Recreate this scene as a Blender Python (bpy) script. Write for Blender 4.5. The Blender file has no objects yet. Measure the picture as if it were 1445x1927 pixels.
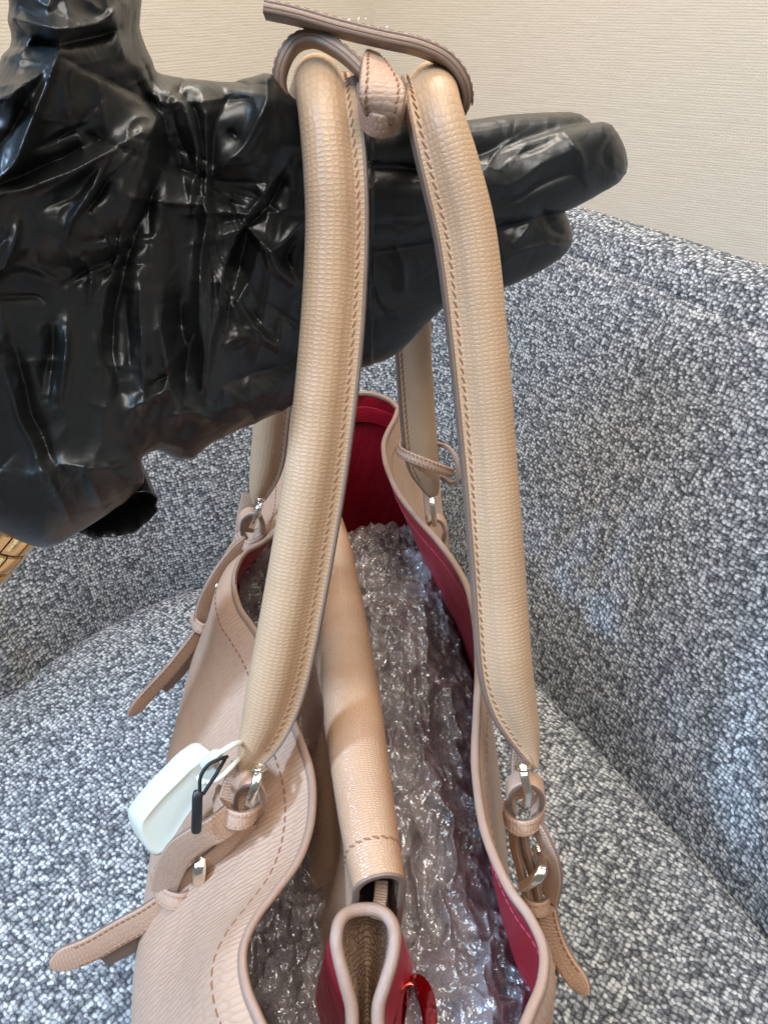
import bpy, math
import numpy as np
from mathutils import Vector, Matrix

# ------------------------------------------------------------------ camera
SC = bpy.context.scene
COL = SC.collection
FPX = 1456.0                 # focal length in pixels of the 1445 x 1927 photograph
PITCH = math.radians(34.0)   # the camera looks down by this much
CAM = np.array([0.0, 0.0, 1.0])
RIGHT = np.array([1.0, 0, 0])
FWD = np.array([0, math.cos(PITCH), -math.sin(PITCH)])
UP = np.array([0, math.sin(PITCH), math.cos(PITCH)])

cam = bpy.data.cameras.new('camera')
cam_o = bpy.data.objects.new('camera', cam)
COL.objects.link(cam_o)
cam_o.location = CAM
cam_o.rotation_euler = (math.pi / 2 - PITCH, 0, 0)
cam.sensor_fit = 'VERTICAL'
cam.sensor_height = 36.0
cam.sensor_width = 36.0 * 1445 / 1927
cam.lens = 36.0 * FPX / 1927.0
cam.clip_start = 0.01
cam.clip_end = 60.0
SC.camera = cam_o
SC.render.resolution_x, SC.render.resolution_y = 767, 1024

# ------------------------------------------------------------------ world, lamps, exposure
world = bpy.data.worlds.new('World')
SC.world = world
world.use_nodes = True
bg = world.node_tree.nodes['Background']
bg.inputs['Color'].default_value = (0.95, 0.98, 1.0, 1)
bg.inputs['Strength'].default_value = 0.20


def look_at(o, target):
    d = Vector(target) - Vector(o.location)
    o.rotation_euler = d.to_track_quat('-Z', 'Y').to_euler()


def area(name, loc, target, size, power, color, size_y=None, spread=180):
    L = bpy.data.lights.new(name, 'AREA')
    L.shape = 'RECTANGLE'
    L.size = size
    L.size_y = size_y or size
    L.energy = power
    L.color = color
    L.spread = math.radians(spread)
    o = bpy.data.objects.new(name, L)
    COL.objects.link(o)
    o.location = loc
    look_at(o, target)
    return o


WARM = (1.0, 0.91, 0.79)
COOL = (0.42, 0.66, 1.0)
area('ceiling_lamp', (0.30, -0.40, 2.42), (0.05, 0.7, 0.8), 1.1, 36, (1.0, 0.955, 0.89))
area('ceiling_lamp', (0.15, 1.15, 2.6), (0.05, 0.5, 0.7), 0.45, 17, WARM)
for lx, ly in ((0.80, 0.65), (-0.30, 0.85), (0.45, 1.05), (0.1, 0.5)):
    area('ceiling_spot', (lx, ly, 2.5), (0.1, 0.5, 0.6), 0.09, 3, WARM)


def window(loc, target, power, cone, blend, soft):
    """daylight coming in through a window, cut off by the edge of the spot cone"""
    L = bpy.data.lights.new('window_light', 'SPOT')
    L.energy = power
    L.color = COOL
    L.spot_size = math.radians(cone)
    L.spot_blend = blend
    L.shadow_soft_size = soft
    o = bpy.data.objects.new('window_light', L)
    COL.objects.link(o)
    o.location = loc
    look_at(o, target)


window((-1.40, -1.10, 2.75), (0.20, 0.45, 0.55), 270, 40, .5, .60)
window((-1.45, -0.35, 2.25), (-0.02, 0.245, 0.45), 300, 17.5, .10, .10)

SC.view_settings.view_transform = 'Standard'
SC.view_settings.look = 'None'
SC.view_settings.exposure = 0.04
SC.view_settings.gamma = 1.0
SC.view_settings.use_curve_mapping = False
SC.cycles.max_bounces = 8
SC.cycles.transparent_max_bounces = 12


# ------------------------------------------------------------------ geometry helpers
def P(px, py, d):
    """point of the room seen at photo position px, py at distance d along the view axis"""
    return CAM + RIGHT * ((px - 722.5) / FPX * d) + UP * ((963.5 - py) / FPX * d) + FWD * d


def PZ(px, py, z):
    v = RIGHT * ((px - 722.5) / FPX) + UP * ((963.5 - py) / FPX) + FWD
    return CAM + v * ((z - CAM[2]) / v[2])


def unit(v):
    v = np.asarray(v, float)
    n = np.linalg.norm(v, axis=-1, keepdims=True)
    return v / np.maximum(n, 1e-12)


def spline(pts, n, closed=False):
    """Catmull-Rom through rows of any width, n samples, even in chord parameter"""
    p = np.asarray(pts, float)
    if closed:
        p = np.vstack([p[-1:], p, p[:2]])
    else:
        p = np.vstack([2 * p[:1] - p[1:2], p, 2 * p[-1:] - p[-2:-1]])
    seg = len(p) - 3
    dist = np.linalg.norm(np.diff(p[1:-1, :3], axis=0), axis=1)
    dist = np.maximum(dist, 1e-9)
    cum = np.concatenate([[0], np.cumsum(dist)])
    s = np.linspace(0, cum[-1], n, endpoint=not closed)
    k = np.clip(np.searchsorted(cum, s, side='right') - 1, 0, seg - 1)
    t = ((s - cum[k]) / dist[k])[:, None]
    a, b, c, d = p[k], p[k + 1], p[k + 2], p[k + 3]
    return 0.5 * (2 * b + (c - a) * t + (2 * a - 5 * b + 4 * c - d) * t ** 2 + (3 * b - a - 3 * c + d) * t ** 3)


def finish(name, me, mat, parent, smooth=True):
    if mat is not None:
        me.materials.append(mat)
    if smooth:
        me.polygons.foreach_set('use_smooth', np.ones(len(me.polygons), bool))
    me.update()
    o = bpy.data.objects.new(name, me)
    COL.objects.link(o)
    if parent is not None:
        o.parent = parent
        o.matrix_parent_inverse = parent_inv(parent)
    return o


def parent_inv(p):
    return Matrix.Translation(p.location).inverted() if p.parent is None else \
        (Matrix.Translation(p.parent.location)).inverted() if False else chain(p).inverted()


def chain(p):
    m = Matrix.LocRotScale(p.location, p.rotation_euler, p.scale)
    q = p
    while q.parent is not None:
        m = Matrix.LocRotScale(q.parent.location, q.parent.rotation_euler, q.parent.scale) @ q.matrix_parent_inverse @ m
        q = q.parent
    return m


def raw(name, V, F, mat, parent=None, smooth=True, uv=None):
    """V (n,3), F list of tuples or (m,4) array; uv per loop (m,4,2) or per vertex (n,2)"""
    me = bpy.data.meshes.new(name)
    me.from_pydata([tuple(map(float, v)) for v in V], [], [tuple(map(int, f)) for f in F])
    if uv is not None:
        uvl = me.uv_layers.new(name='UVMap')
        uv = np.asarray(uv, float)
        if uv.ndim == 2:
            idx = np.empty(len(me.loops), np.int32)
            me.loops.foreach_get('vertex_index', idx)
            uvl.data.foreach_set('uv', uv[idx].ravel())
        else:
            uvl.data.foreach_set('uv', uv.reshape(-1))
    return finish(name, me, mat, parent, smooth)


def fast_mesh(name, V, Q, mat, parent=None, uv=None, smooth=True):
    """big quad meshes straight from numpy arrays"""
    me = bpy.data.meshes.new(name)
    V = np.asarray(V, np.float32)
    Q = np.asarray(Q, np.int32)
    me.vertices.add(len(V))
    me.vertices.foreach_set('co', V.ravel())
    me.loops.add(Q.size)
    me.loops.foreach_set('vertex_index', Q.ravel())
    me.polygons.add(len(Q))
    me.polygons.foreach_set('loop_start', np.arange(0, Q.size, Q.shape[1], dtype=np.int32))
    me.update(calc_edges=True)
    if uv is not None:
        uvl = me.uv_layers.new(name='UVMap')
        u = np.asarray(uv, np.float32)
        u = u[Q.ravel()] if u.ndim == 2 else u.reshape(-1, 2)
        uvl.data.foreach_set('uv', u.ravel())
    me.validate()
    return finish(name, me, mat, parent, smooth)


def grid(name, pts, mat, parent=None, closed=False, caps=False, smooth=True, flip=False):
    """pts (n,m,3): rows run along, columns across. UV in metres"""
    pts = np.asarray(pts, float)
    n, m = pts.shape[:2]
    cols = m if closed else m - 1
    i, j = np.meshgrid(np.arange(n - 1), np.arange(cols), indexing='ij')
    j2 = (j + 1) % m
    Q = np.stack([i * m + j, i * m + j2, (i + 1) * m + j2, (i + 1) * m + j], -1).reshape(-1, 4)
    mid = pts[:, m // 2]
    u = np.concatenate([[0], np.cumsum(np.linalg.norm(np.diff(mid, axis=0), axis=1))])
    ring = pts if not closed else np.concatenate([pts, pts[:, :1]], 1)
    w = np.linalg.norm(np.diff(ring, axis=1), axis=2)
    v = np.concatenate([np.zeros((n, 1)), np.cumsum(w, axis=1)], 1)
    v = np.tile(np.median(v, axis=0)[None], (n, 1)) if closed else v
    jj = j + 1
    uv = np.stack([np.stack([u[i], v[i, j]], -1), np.stack([u[i], v[i, jj]], -1),
                   np.stack([u[i + 1], v[i + 1, jj]], -1), np.stack([u[i + 1], v[i + 1, j]], -1)], 2).reshape(-1, 4, 2)
    if flip:
        Q = Q[:, ::-1]
        uv = uv[:, ::-1]
    V = pts.reshape(-1, 3)
    if caps and closed:
        nv = len(V)
        V2 = np.vstack([V, pts[0], pts[-1]])
        F = [tuple(q) for q in Q]
        F.append(tuple(range(nv, nv + m))[::-1])
        F.append(tuple(range(nv + m, nv + 2 * m)))
        uvl = [tuple(x) for q in uv for x in q] + [(0, 0)] * (2 * m)
        me = bpy.data.meshes.new(name)
        me.from_pydata([tuple(v) for v in V2], [], F)
        me.uv_layers.new(name='UVMap').data.foreach_set('uv', np.asarray(uvl, float).ravel())
        return finish(name, me, mat, parent, smooth)
    return fast_mesh(name, V, Q, mat, parent, uv, smooth)


def frames(path, hint):
    """tangent, e1 (hint made square to the path), e2"""
    t = unit(np.gradient(path, axis=0))
    h = np.broadcast_to(np.asarray(hint, float), path.shape)
    e1 = unit(h - (h * t).sum(1, keepdims=True) * t)
    return t, e1, np.cross(t, e1)


def sweep(path, e1, e2, prof):
    """prof (n,m,2) or (m,2)"""
    prof = np.asarray(prof, float)
    if prof.ndim == 2:
        prof = np.broadcast_to(prof, (len(path),) + prof.shape)
    return path[:, None] + prof[..., :1] * e1[:, None] + prof[..., 1:] * e2[:, None]


def transport(path):
    t = unit(np.gradient(path, axis=0))
    ref = np.array([0, 0, 1.0]) if abs(t[0][2]) < 0.9 else np.array([1.0, 0, 0])
    e = unit(ref - t[0] * (ref @ t[0]))
    out = [e]
    for k in range(1, len(path)):
        e = unit(e - t[k] * (e @ t[k]))
        out.append(e)
    e1 = np.array(out)
    return t, e1, np.cross(t, e1)


def circle(n):
    a = np.linspace(0, 2 * math.pi, n, endpoint=False)
    return np.stack([np.cos(a), np.sin(a)], 1)


def tube(name, path, r, mat, parent=None, n=14, closed_path=False):
    path = np.asarray(path, float)
    if closed_path:
        path = np.vstack([path, path[:1]])
    t, e1, e2 = transport(path)
    r = np.broadcast_to(np.asarray(r, float), (len(path),))
    return grid(name, sweep(path, e1, e2, circle(n)[None] * r[:, None, None]), mat, parent, closed=True, caps=True)


def rrect(w, t, b=None, n=3):
    """rounded rectangle outline, w wide (axis 1), t thick (axis 2)"""
    b = min(w, t) * 0.35 if b is None else b
    out = []
    for cx, cy, a0 in ((w / 2 - b, t / 2 - b, 0), (-w / 2 + b, t / 2 - b, 90), (-w / 2 + b, -t / 2 + b, 180), (w / 2 - b, -t / 2 + b, 270)):
        for k in range(n + 1):
            a = math.radians(a0 + 90 * k / n)
            out.append((cx + b * math.cos(a), cy + b * math.sin(a)))
    return np.array(out)


def ribbon(name, path, wdir, width, thick, mat, parent=None, n=None, tip=0.0):
    """a strap: rounded-rectangle section swept along path, wdir = direction of its width"""
    path = np.asarray(path, float)
    t, e1, e2 = frames(path, wdir)
    N = len(path)
    w = np.broadcast_to(np.asarray(width, float), (N,)).copy()
    s = np.concatenate([[0], np.cumsum(np.linalg.norm(np.diff(path, axis=0), axis=1))])
    if tip > 0:                       # rounded end
        x = np.clip((s - (s[-1] - tip)) / tip, 0, 1)
        w = w * np.sqrt(np.maximum(1 - x ** 2, 0.02))
    prof = np.stack([rrect(max(wi, thick * 1.02), thick) for wi in w])
    ob = grid(name, sweep(path, e1, e2, prof), mat, parent, closed=True, caps=True)
    if mat is M.get('strap'):          # painted edges on both sides of a leather strap
        ob.data.materials.append(M['edge'])
        m = prof.shape[1]
        col = np.arange((N - 1) * m) % m
        mi = np.zeros(len(ob.data.polygons), np.int32)
        mi[:(N - 1) * m] = np.isin(col, (15, 0, 14, 6, 7, 8))
        mi[(N - 1) * m:] = 1
        ob.data.polygons.foreach_set('material_index', mi)
    return ob


def stitches(name, path, up, step, length, rad, mat, parent, amp=0.0, side=None):
    """a row of thread stitches lying on a surface; amp gives the zigzag"""
    path = np.asarray(path, float)
    up = np.broadcast_to(np.asarray(up, float), path.shape)
    s = np.concatenate([[0], np.cumsum(np.linalg.norm(np.diff(path, axis=0), axis=1))])
    k = np.arange(step * 0.5, s[-1] - step * 0.3, step)
    c = np.stack([np.interp(k, s, path[:, a]) for a in range(3)], 1)
    c2 = np.stack([np.interp(k + 1e-4, s, path[:, a]) for a in range(3)], 1)
    u = unit(np.stack([np.interp(k, s, up[:, a]) for a in range(3)], 1))
    t = unit(c2 - c)
    b = np.cross(t, u)
    t = unit(t + b * amp)
    b = np.cross(t, u)
    V, F = [], []
    for q in range(len(c)):
        o = len(V)
        for x, wv, hv in ((-.5, .35, -.6), (-.3, 1, .7), (.3, 1, .7), (.5, .35, -.6)):
            for sgn in (-1, 1):
                V.append(c[q] + t[q] * length * x + b[q] * rad * wv * sgn + u[q] * rad * hv)
            for sgn in (1, -1):
                V.append(c[q] + t[q] * length * x + b[q] * rad * wv * sgn - u[q] * rad * .8)
        for x in range(3):
            for y in range(4):
                F.append((o + x * 4 + y, o + x * 4 + (y + 1) % 4, o + x * 4 + 4 + (y + 1) % 4, o + x * 4 + 4 + y))
        F.append((o, o + 3, o + 2, o + 1))
        F.append((o + 12, o + 13, o + 14, o + 15))
    if not V:
        return None
    ob = raw(name, V, F, mat, parent, smooth=False)
    ob['kind'] = 'stuff'
    return ob


def empty(name, loc, label, cat, group=None):
    o = bpy.data.objects.new(name, None)
    COL.objects.link(o)
    o.location = loc
    o.empty_display_size = 0.02
    tag(o, label, cat, group)
    return o


def tag(o, label, cat, group=None):
    o['label'] = label
    o['category'] = cat
    if group:
        o['group'] = group
    return o


def vnoise(x, y, seed=0):
    """smooth value noise, any array shape"""
    xi, yi = np.floor(x).astype(np.int64), np.floor(y).astype(np.int64)
    fx, fy = x - xi, y - yi
    fx, fy = fx * fx * (3 - 2 * fx), fy * fy * (3 - 2 * fy)

    def h(a, b):
        n = (a * 374761393 + b * 668265263 + seed * 1442695041) & 0x7fffffff
        n = ((n ^ (n >> 13)) * 1274126177) & 0x7fffffff
        return ((n ^ (n >> 16)) & 0xffff) / 65535.0
    return (h(xi, yi) * (1 - fx) + h(xi + 1, yi) * fx) * (1 - fy) + (h(xi, yi + 1) * (1 - fx) + h(xi + 1, yi + 1) * fx) * fy


# ------------------------------------------------------------------ materials
class Nodes:
    def __init__(self, name):
        self.m = bpy.data.materials.new(name)
        self.m.use_nodes = True
        self.t = self.m.node_tree
        self.b = self.t.nodes['Principled BSDF']
        self.out = self.t.nodes['Material Output']

    def n(self, typ, **kw):
        x = self.t.nodes.new(typ)
        for k, v in kw.items():
            if k.startswith('i_'):
                x.inputs[k[2:].replace('_', ' ')].default_value = v
            else:
                setattr(x, k, v)
        return x

    def l(self, a, b):
        self.t.links.new(a, b)

    def math(self, op, a, b=None, c=None, clamp=False):
        x = self.t.nodes.new('ShaderNodeMath')
        x.operation = op
        x.use_clamp = clamp
        for k, v in enumerate((a, b, c)):
            if v is None:
                continue
            if isinstance(v, (int, float)):
                x.inputs[k].default_value = v
            else:
                self.l(v, x.inputs[k])
        return x.outputs[0]

    def uv(self, sx=1, sy=1, rot=0):
        c = self.n('ShaderNodeTexCoord')
        mp = self.n('ShaderNodeMapping')
        mp.inputs['Scale'].default_value = (sx, sy, 1)
        mp.inputs['Rotation'].default_value = (0, 0, rot)
        self.l(c.outputs['UV'], mp.inputs['Vector'])
        return mp.outputs[0]

    def obj(self, s=1):
        c = self.n('ShaderNodeTexCoord')
        mp = self.n('ShaderNodeMapping')
        mp.inputs['Scale'].default_value = (s, s, s) if isinstance(s, (int, float)) else s
        self.l(c.outputs['Object'], mp.inputs['Vector'])
        return mp.outputs[0]

    def noise(self, vec, scale, detail=4, rough=.55):
        x = self.n('ShaderNodeTexNoise')
        x.inputs['Scale'].default_value = scale
        x.inputs['Detail'].default_value = detail
        x.inputs['Roughness'].default_value = rough
        self.l(vec, x.inputs['Vector'])
        return x

    def ramp(self, fac, stops):
        r = self.n('ShaderNodeValToRGB')
        while len(r.color_ramp.elements) < len(stops):
            r.color_ramp.elements.new(0.5)
        for e, (p, c) in zip(r.color_ramp.elements, stops):
            e.position = p
            e.color = (c, c, c, 1) if isinstance(c, (int, float)) else tuple(c) + (1,)
        self.l(fac, r.inputs['Fac'])
        return r.outputs['Color']

    def mix(self, fac, a, b, mode='MIX'):
        x = self.n('ShaderNodeMix', data_type='RGBA', blend_type=mode)
        for sock, v in ((x.inputs[0], fac), (x.inputs[6], a), (x.inputs[7], b)):
            if isinstance(v, (int, float)):
                sock.default_value = v
            elif isinstance(v, (tuple, list)):
                sock.default_value = tuple(v) + (1,)
            else:
                self.l(v, sock)
        return x.outputs[2]

    def bump(self, h, dist, strength=1.0, normal=None):
        x = self.n('ShaderNodeBump')
        x.inputs['Distance'].default_value = dist
        x.inputs['Strength'].default_value = strength
        self.l(h, x.inputs['Height'])
        if normal is not None:
            self.l(normal, x.inputs['Normal'])
        return x.outputs[0]

    def set(self, color=None, rough=None, metal=None, spec=None, normal=None, **kw):
        for nm, v in (('Base Color', color), ('Roughness', rough), ('Metallic', metal), ('Specular IOR Level', spec), ('Normal', normal)):
            if v is None:
                continue
            s = self.b.inputs[nm]
            if isinstance(v, (int, float)):
                s.default_value = v
            elif isinstance(v, (tuple, list)):
                s.default_value = tuple(v) + (1,)
            else:
                self.l(v, s)
        for k, v in kw.items():
            self.b.inputs[k.replace('_', ' ')].default_value = v
        return self.m


def plain(name, color, rough=.5, metal=0., spec=.5, **kw):
    return Nodes(name).set(color, rough, metal, spec, **kw)


def leather(name, color, ridge=1 / 0.0021, across=1 / 0.006, depth=0.0005, wob=1.0, rough=.38, cross=0.35, band_w=.45, rand=.65):
    """cross-grained leather: fine uneven ridges square to the strap, broken up by faint lengthwise cuts"""
    a = Nodes(name)
    uv = a.uv()
    warp = a.noise(uv, 90, 2)
    w2 = a.n('ShaderNodeVectorMath', operation='SCALE')
    a.l(warp.outputs['Color'], w2.inputs[0])
    w2.inputs['Scale'].default_value = 0.0035 * wob
    add = a.n('ShaderNodeVectorMath', operation='ADD')
    a.l(uv, add.inputs[0])
    a.l(w2.outputs[0], add.inputs[1])
    mp = a.n('ShaderNodeMapping')
    mp.inputs['Scale'].default_value = (ridge, across, 1)
    a.l(add.outputs[0], mp.inputs['Vector'])
    vo = a.n('ShaderNodeTexVoronoi', feature='DISTANCE_TO_EDGE', voronoi_dimensions='2D')
    vo.inputs['Scale'].default_value = 1.0
    vo.inputs['Randomness'].default_value = rand
    a.l(mp.outputs[0], vo.inputs['Vector'])
    cell = a.ramp(vo.outputs['Distance'], [(0.0, 0.0), (0.16, 0.62), (0.45, 1.0)])
    sep = a.n('ShaderNodeSeparateXYZ')
    a.l(add.outputs[0], sep.inputs[0])
    band = a.math('SINE', a.math('MULTIPLY', sep.outputs[0], ridge * 2 * math.pi))
    band = a.math('MULTIPLY_ADD', band, 0.5, 0.5)
    fine = a.noise(uv, 1500, 3)
    hh = a.math('ADD', a.math('MULTIPLY', cell, cross + 0.35), a.math('MULTIPLY', band, band_w))
    hh = a.math('ADD', hh, a.math('MULTIPLY', fine.outputs['Fac'], 0.18))
    big = a.noise(a.obj(), 22, 3)
    dirt = a.noise(a.obj(), 70, 4, .65)
    c1 = a.mix(a.ramp(big.outputs['Fac'], [(.3, 0.), (.7, 1.)]), tuple(x * .92 for x in color), tuple(min(1, x * 1.05) for x in color))
    c2 = a.mix(a.ramp(dirt.outputs['Fac'], [(.50, 0.), (.80, .35)]), c1, (color[0] * .80, color[1] * .70, color[2] * .60))
    c3 = a.mix(a.ramp(cell, [(0., .30), (.5, 0.)]), c2, (color[0] * .70, color[1] * .60, color[2] * .52))
    rg = a.ramp(fine.outputs['Fac'], [(0.2, rough - .08), (.8, rough + .14)])
    return a.set(c3, rg, 0, .45, a.bump(hh, depth))


TAN = (0.46, 0.292, 0.172)
PINK = (0.425, 0.268, 0.182)
M = {}
M['handle'] = leather('handle_leather', TAN, ridge=1 / 0.0018, across=1 / 0.0027, depth=0.00015, band_w=.16, wob=.8, rand=.42)
M['panel'] = leather('panel_leather', PINK, ridge=1 / 0.0026, across=1 / 0.014, depth=0.00034, rough=.42, cross=.05)
M['strap'] = leather('strap_leather', PINK, ridge=1 / 0.0016, across=1 / 0.0030, depth=0.00022, rough=.45)
M['divider'] = leather('divider_leather', (0.43, 0.26, 0.16), ridge=1 / 0.0013, across=1 / 0.0020, depth=0.00016, rough=.24, cross=.5)
M['crinkle'] = leather('crinkled_leather', (0.34, 0.215, 0.14), ridge=1 / 0.0022, across=1 / 0.0034, depth=0.0007, rough=.55, wob=2.6, cross=.5)


def edge_mat(name, c, rough=.42):
    a = Nodes(name)
    uv = a.uv(60, 1200)
    nz = a.noise(uv, 3, 3)
    c1 = a.mix(nz.outputs['Fac'], tuple(x * .78 for x in c), tuple(x * 1.15 for x in c))
    return a.set(c1, rough, 0, .5, a.bump(nz.outputs['Fac'], .0003))


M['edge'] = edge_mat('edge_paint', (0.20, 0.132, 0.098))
M['edge_pale'] = edge_mat('edge_paint_pale', (0.31, 0.212, 0.155))
M['rim'] = edge_mat('rim_paint', (0.29, 0.182, 0.132), .34)
M['thread'] = plain('brown_thread', (0.22, 0.105, 0.055), .7)
M['thread_pale'] = plain('tan_thread', (0.36, 0.20, 0.125), .7)


def satin(name, c):
    a = Nodes(name)
    uv = a.uv()
    wv = a.noise(a.uv(18, 60), 1.0, 3)
    f = a.noise(a.uv(2600, 500), 1, 2)
    n1 = a.bump(wv.outputs['Fac'], .0030)
    n2 = a.bump(f.outputs['Fac'], .00025, normal=n1)
    a.b.inputs['Sheen Weight'].default_value = .12
    a.b.inputs['Sheen Roughness'].default_value = .35
    a.b.inputs['Sheen Tint'].default_value = (1, .25, .35, 1)
    return a.set(a.mix(wv.outputs['Fac'], tuple(x * .8 for x in c), c), .42, 0, .4, n2)


M['lining'] = satin('red_satin', (0.30, 0.005, 0.014))


def glove_mat():
    a = Nodes('black_nitrile')
    o = a.obj()
    n1 = a.noise(o, 28, 3, .5)
    n1.inputs['Distortion'].default_value = 1.0
    n2 = a.noise(o, 700, 2)
    r1 = a.math('ABSOLUTE', a.math('SUBTRACT', n1.outputs['Fac'], .5))
    b = a.bump(r1, .006, .30)
    b = a.bump(n2.outputs['Fac'], .0001, .4, b)
    rg = a.ramp(n1.outputs['Fac'], [(.3, .38), (.7, .48)])
    a.b.inputs['Coat Weight'].default_value = .34
    a.b.inputs['Coat Roughness'].default_value = .27
    a.l(b, a.b.inputs['Coat Normal'])
    return a.set((0.0070, 0.0080, 0.0078), rg, 0, .42, b)


M['glove'] = glove_mat()
M['film'] = plain('glove_film', (0.014, 0.014, 0.015), .20, 0, .7)


def metal(name, c, rough):
    a = Nodes(name)
    nz = a.noise(a.obj(), 900, 3)
    return a.set(c, a.ramp(nz.outputs['Fac'], [(.3, rough * .7), (.7, rough * 1.5)]), 1.0, .5, a.bump(nz.outputs['Fac'], .00006))


M['nickel'] = metal('pale_gold_metal', (0.80, 0.72, 0.60), .16)
M['gold'] = metal('gold_metal', (0.86, 0.60, 0.30), .12)
M['engrave'] = plain('engraved_dark', (0.05, 0.035, 0.025), .6)
M['white'] = plain('white_plastic', (0.56, 0.535, 0.43), .32, 0, .5, Subsurface_Weight=.08)
M['cord_white'] = plain('white_cord', (0.78, 0.77, 0.72), .35)
M['black'] = plain('black_plastic', (0.012, 0.012, 0.013), .38)
M['string'] = plain('black_string', (0.010, 0.010, 0.010), .8)
M['glint'] = plain('white_glint_fibre', (0.85, 0.78, 0.70), .8)


def tweed():
    a = Nodes('grey_tweed')
    uv = a.uv()

    def warped(src, scale, amt):
        nz = a.noise(src, scale, 2)
        sc = a.n('ShaderNodeVectorMath', operation='SCALE')
        a.l(nz.outputs['Color'], sc.inputs[0])
        sc.inputs['Scale'].default_value = amt
        ad = a.n('ShaderNodeVectorMath', operation='ADD')
        a.l(src, ad.inputs[0])
        a.l(sc.outputs[0], ad.inputs[1])
        return ad.outputs[0]
    w = warped(warped(uv, 30, .008), 330, .0034)
    mp = a.n('ShaderNodeMapping')
    mp.inputs['Scale'].default_value = (1 / .0037, 1 / .0030, 1)
    a.l(w, mp.inputs['Vector'])
    vo = a.n('ShaderNodeTexVoronoi', feature='SMOOTH_F1', voronoi_dimensions='2D')
    vo.inputs['Scale'].default_value = 1
    vo.inputs['Smoothness'].default_value = .30
    vo.inputs['Randomness'].default_value = .60
    a.l(mp.outputs[0], vo.inputs['Vector'])
    sp = a.n('ShaderNodeSeparateColor')
    a.l(vo.outputs['Color'], sp.inputs[0])
    fib = a.noise(uv, 900, 5, .75)
    patch = a.noise(uv, 120, 3, .6)
    tone = a.math('ADD', a.math('MULTIPLY', sp.outputs[0], .50), a.math('MULTIPLY', patch.outputs['Fac'], .36))
    tone = a.math('ADD', tone, a.math('MULTIPLY', fib.outputs['Fac'], .62))
    c = a.ramp(tone, [(.46, (0.115, 0.121, 0.132)), (.62, (0.26, 0.268, 0.28)), (.80, (0.46, 0.47, 0.475)), (.98, (0.74, 0.745, 0.735))])
    gap = a.ramp(a.math('ADD', vo.outputs['Distance'], a.math('MULTIPLY', fib.outputs['Fac'], .22)), [(.38, 0.), (.70, .78)])
    c = a.mix(gap, c, (0.024, 0.027, 0.036))
    h = a.math('SUBTRACT', 1.0, a.math('POWER', vo.outputs['Distance'], 1.6))
    h = a.math('ADD', h, a.math('MULTIPLY', fib.outputs['Fac'], .8))
    return a.set(c, .95, 0, .12, a.bump(h, .0022))


M['tweed'] = tweed()
M['seam'] = plain('seam_groove_shade', (0.02, 0.021, 0.026), .95)  # near-black, so the seam tube stands in for the groove's shade


def wallpaper():
    a = Nodes('ribbed_wallpaper')
    uv = a.uv()
    sep = a.n('ShaderNodeSeparateXYZ')
    a.l(uv, sep.inputs[0])
    n1 = a.noise(a.uv(14, 230), 1.0, 5, .7)
    n2 = a.noise(a.uv(420, 300), 1.0, 3, .6)
    wob = a.math('MULTIPLY', n1.outputs['Fac'], 9.0)
    s = a.math('SINE', a.math('ADD', a.math('MULTIPLY', sep.outputs[1], 2 * math.pi / .0044), wob))
    s = a.math('MULTIPLY_ADD', s, .5, .5)
    t = a.math('ADD', a.math('MULTIPLY', s, .15), a.math('MULTIPLY', n1.outputs['Fac'], .55))
    t = a.math('ADD', t, a.math('MULTIPLY', n2.outputs['Fac'], .46))
    c = a.ramp(t, [(.25, (0.57, 0.495, 0.405)), (.55, (0.70, 0.63, 0.535)), (.90, (0.80, 0.745, 0.66))])
    return a.set(c, .75, 0, .25, a.bump(t, .0009))


M['wall'] = wallpaper()


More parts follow.
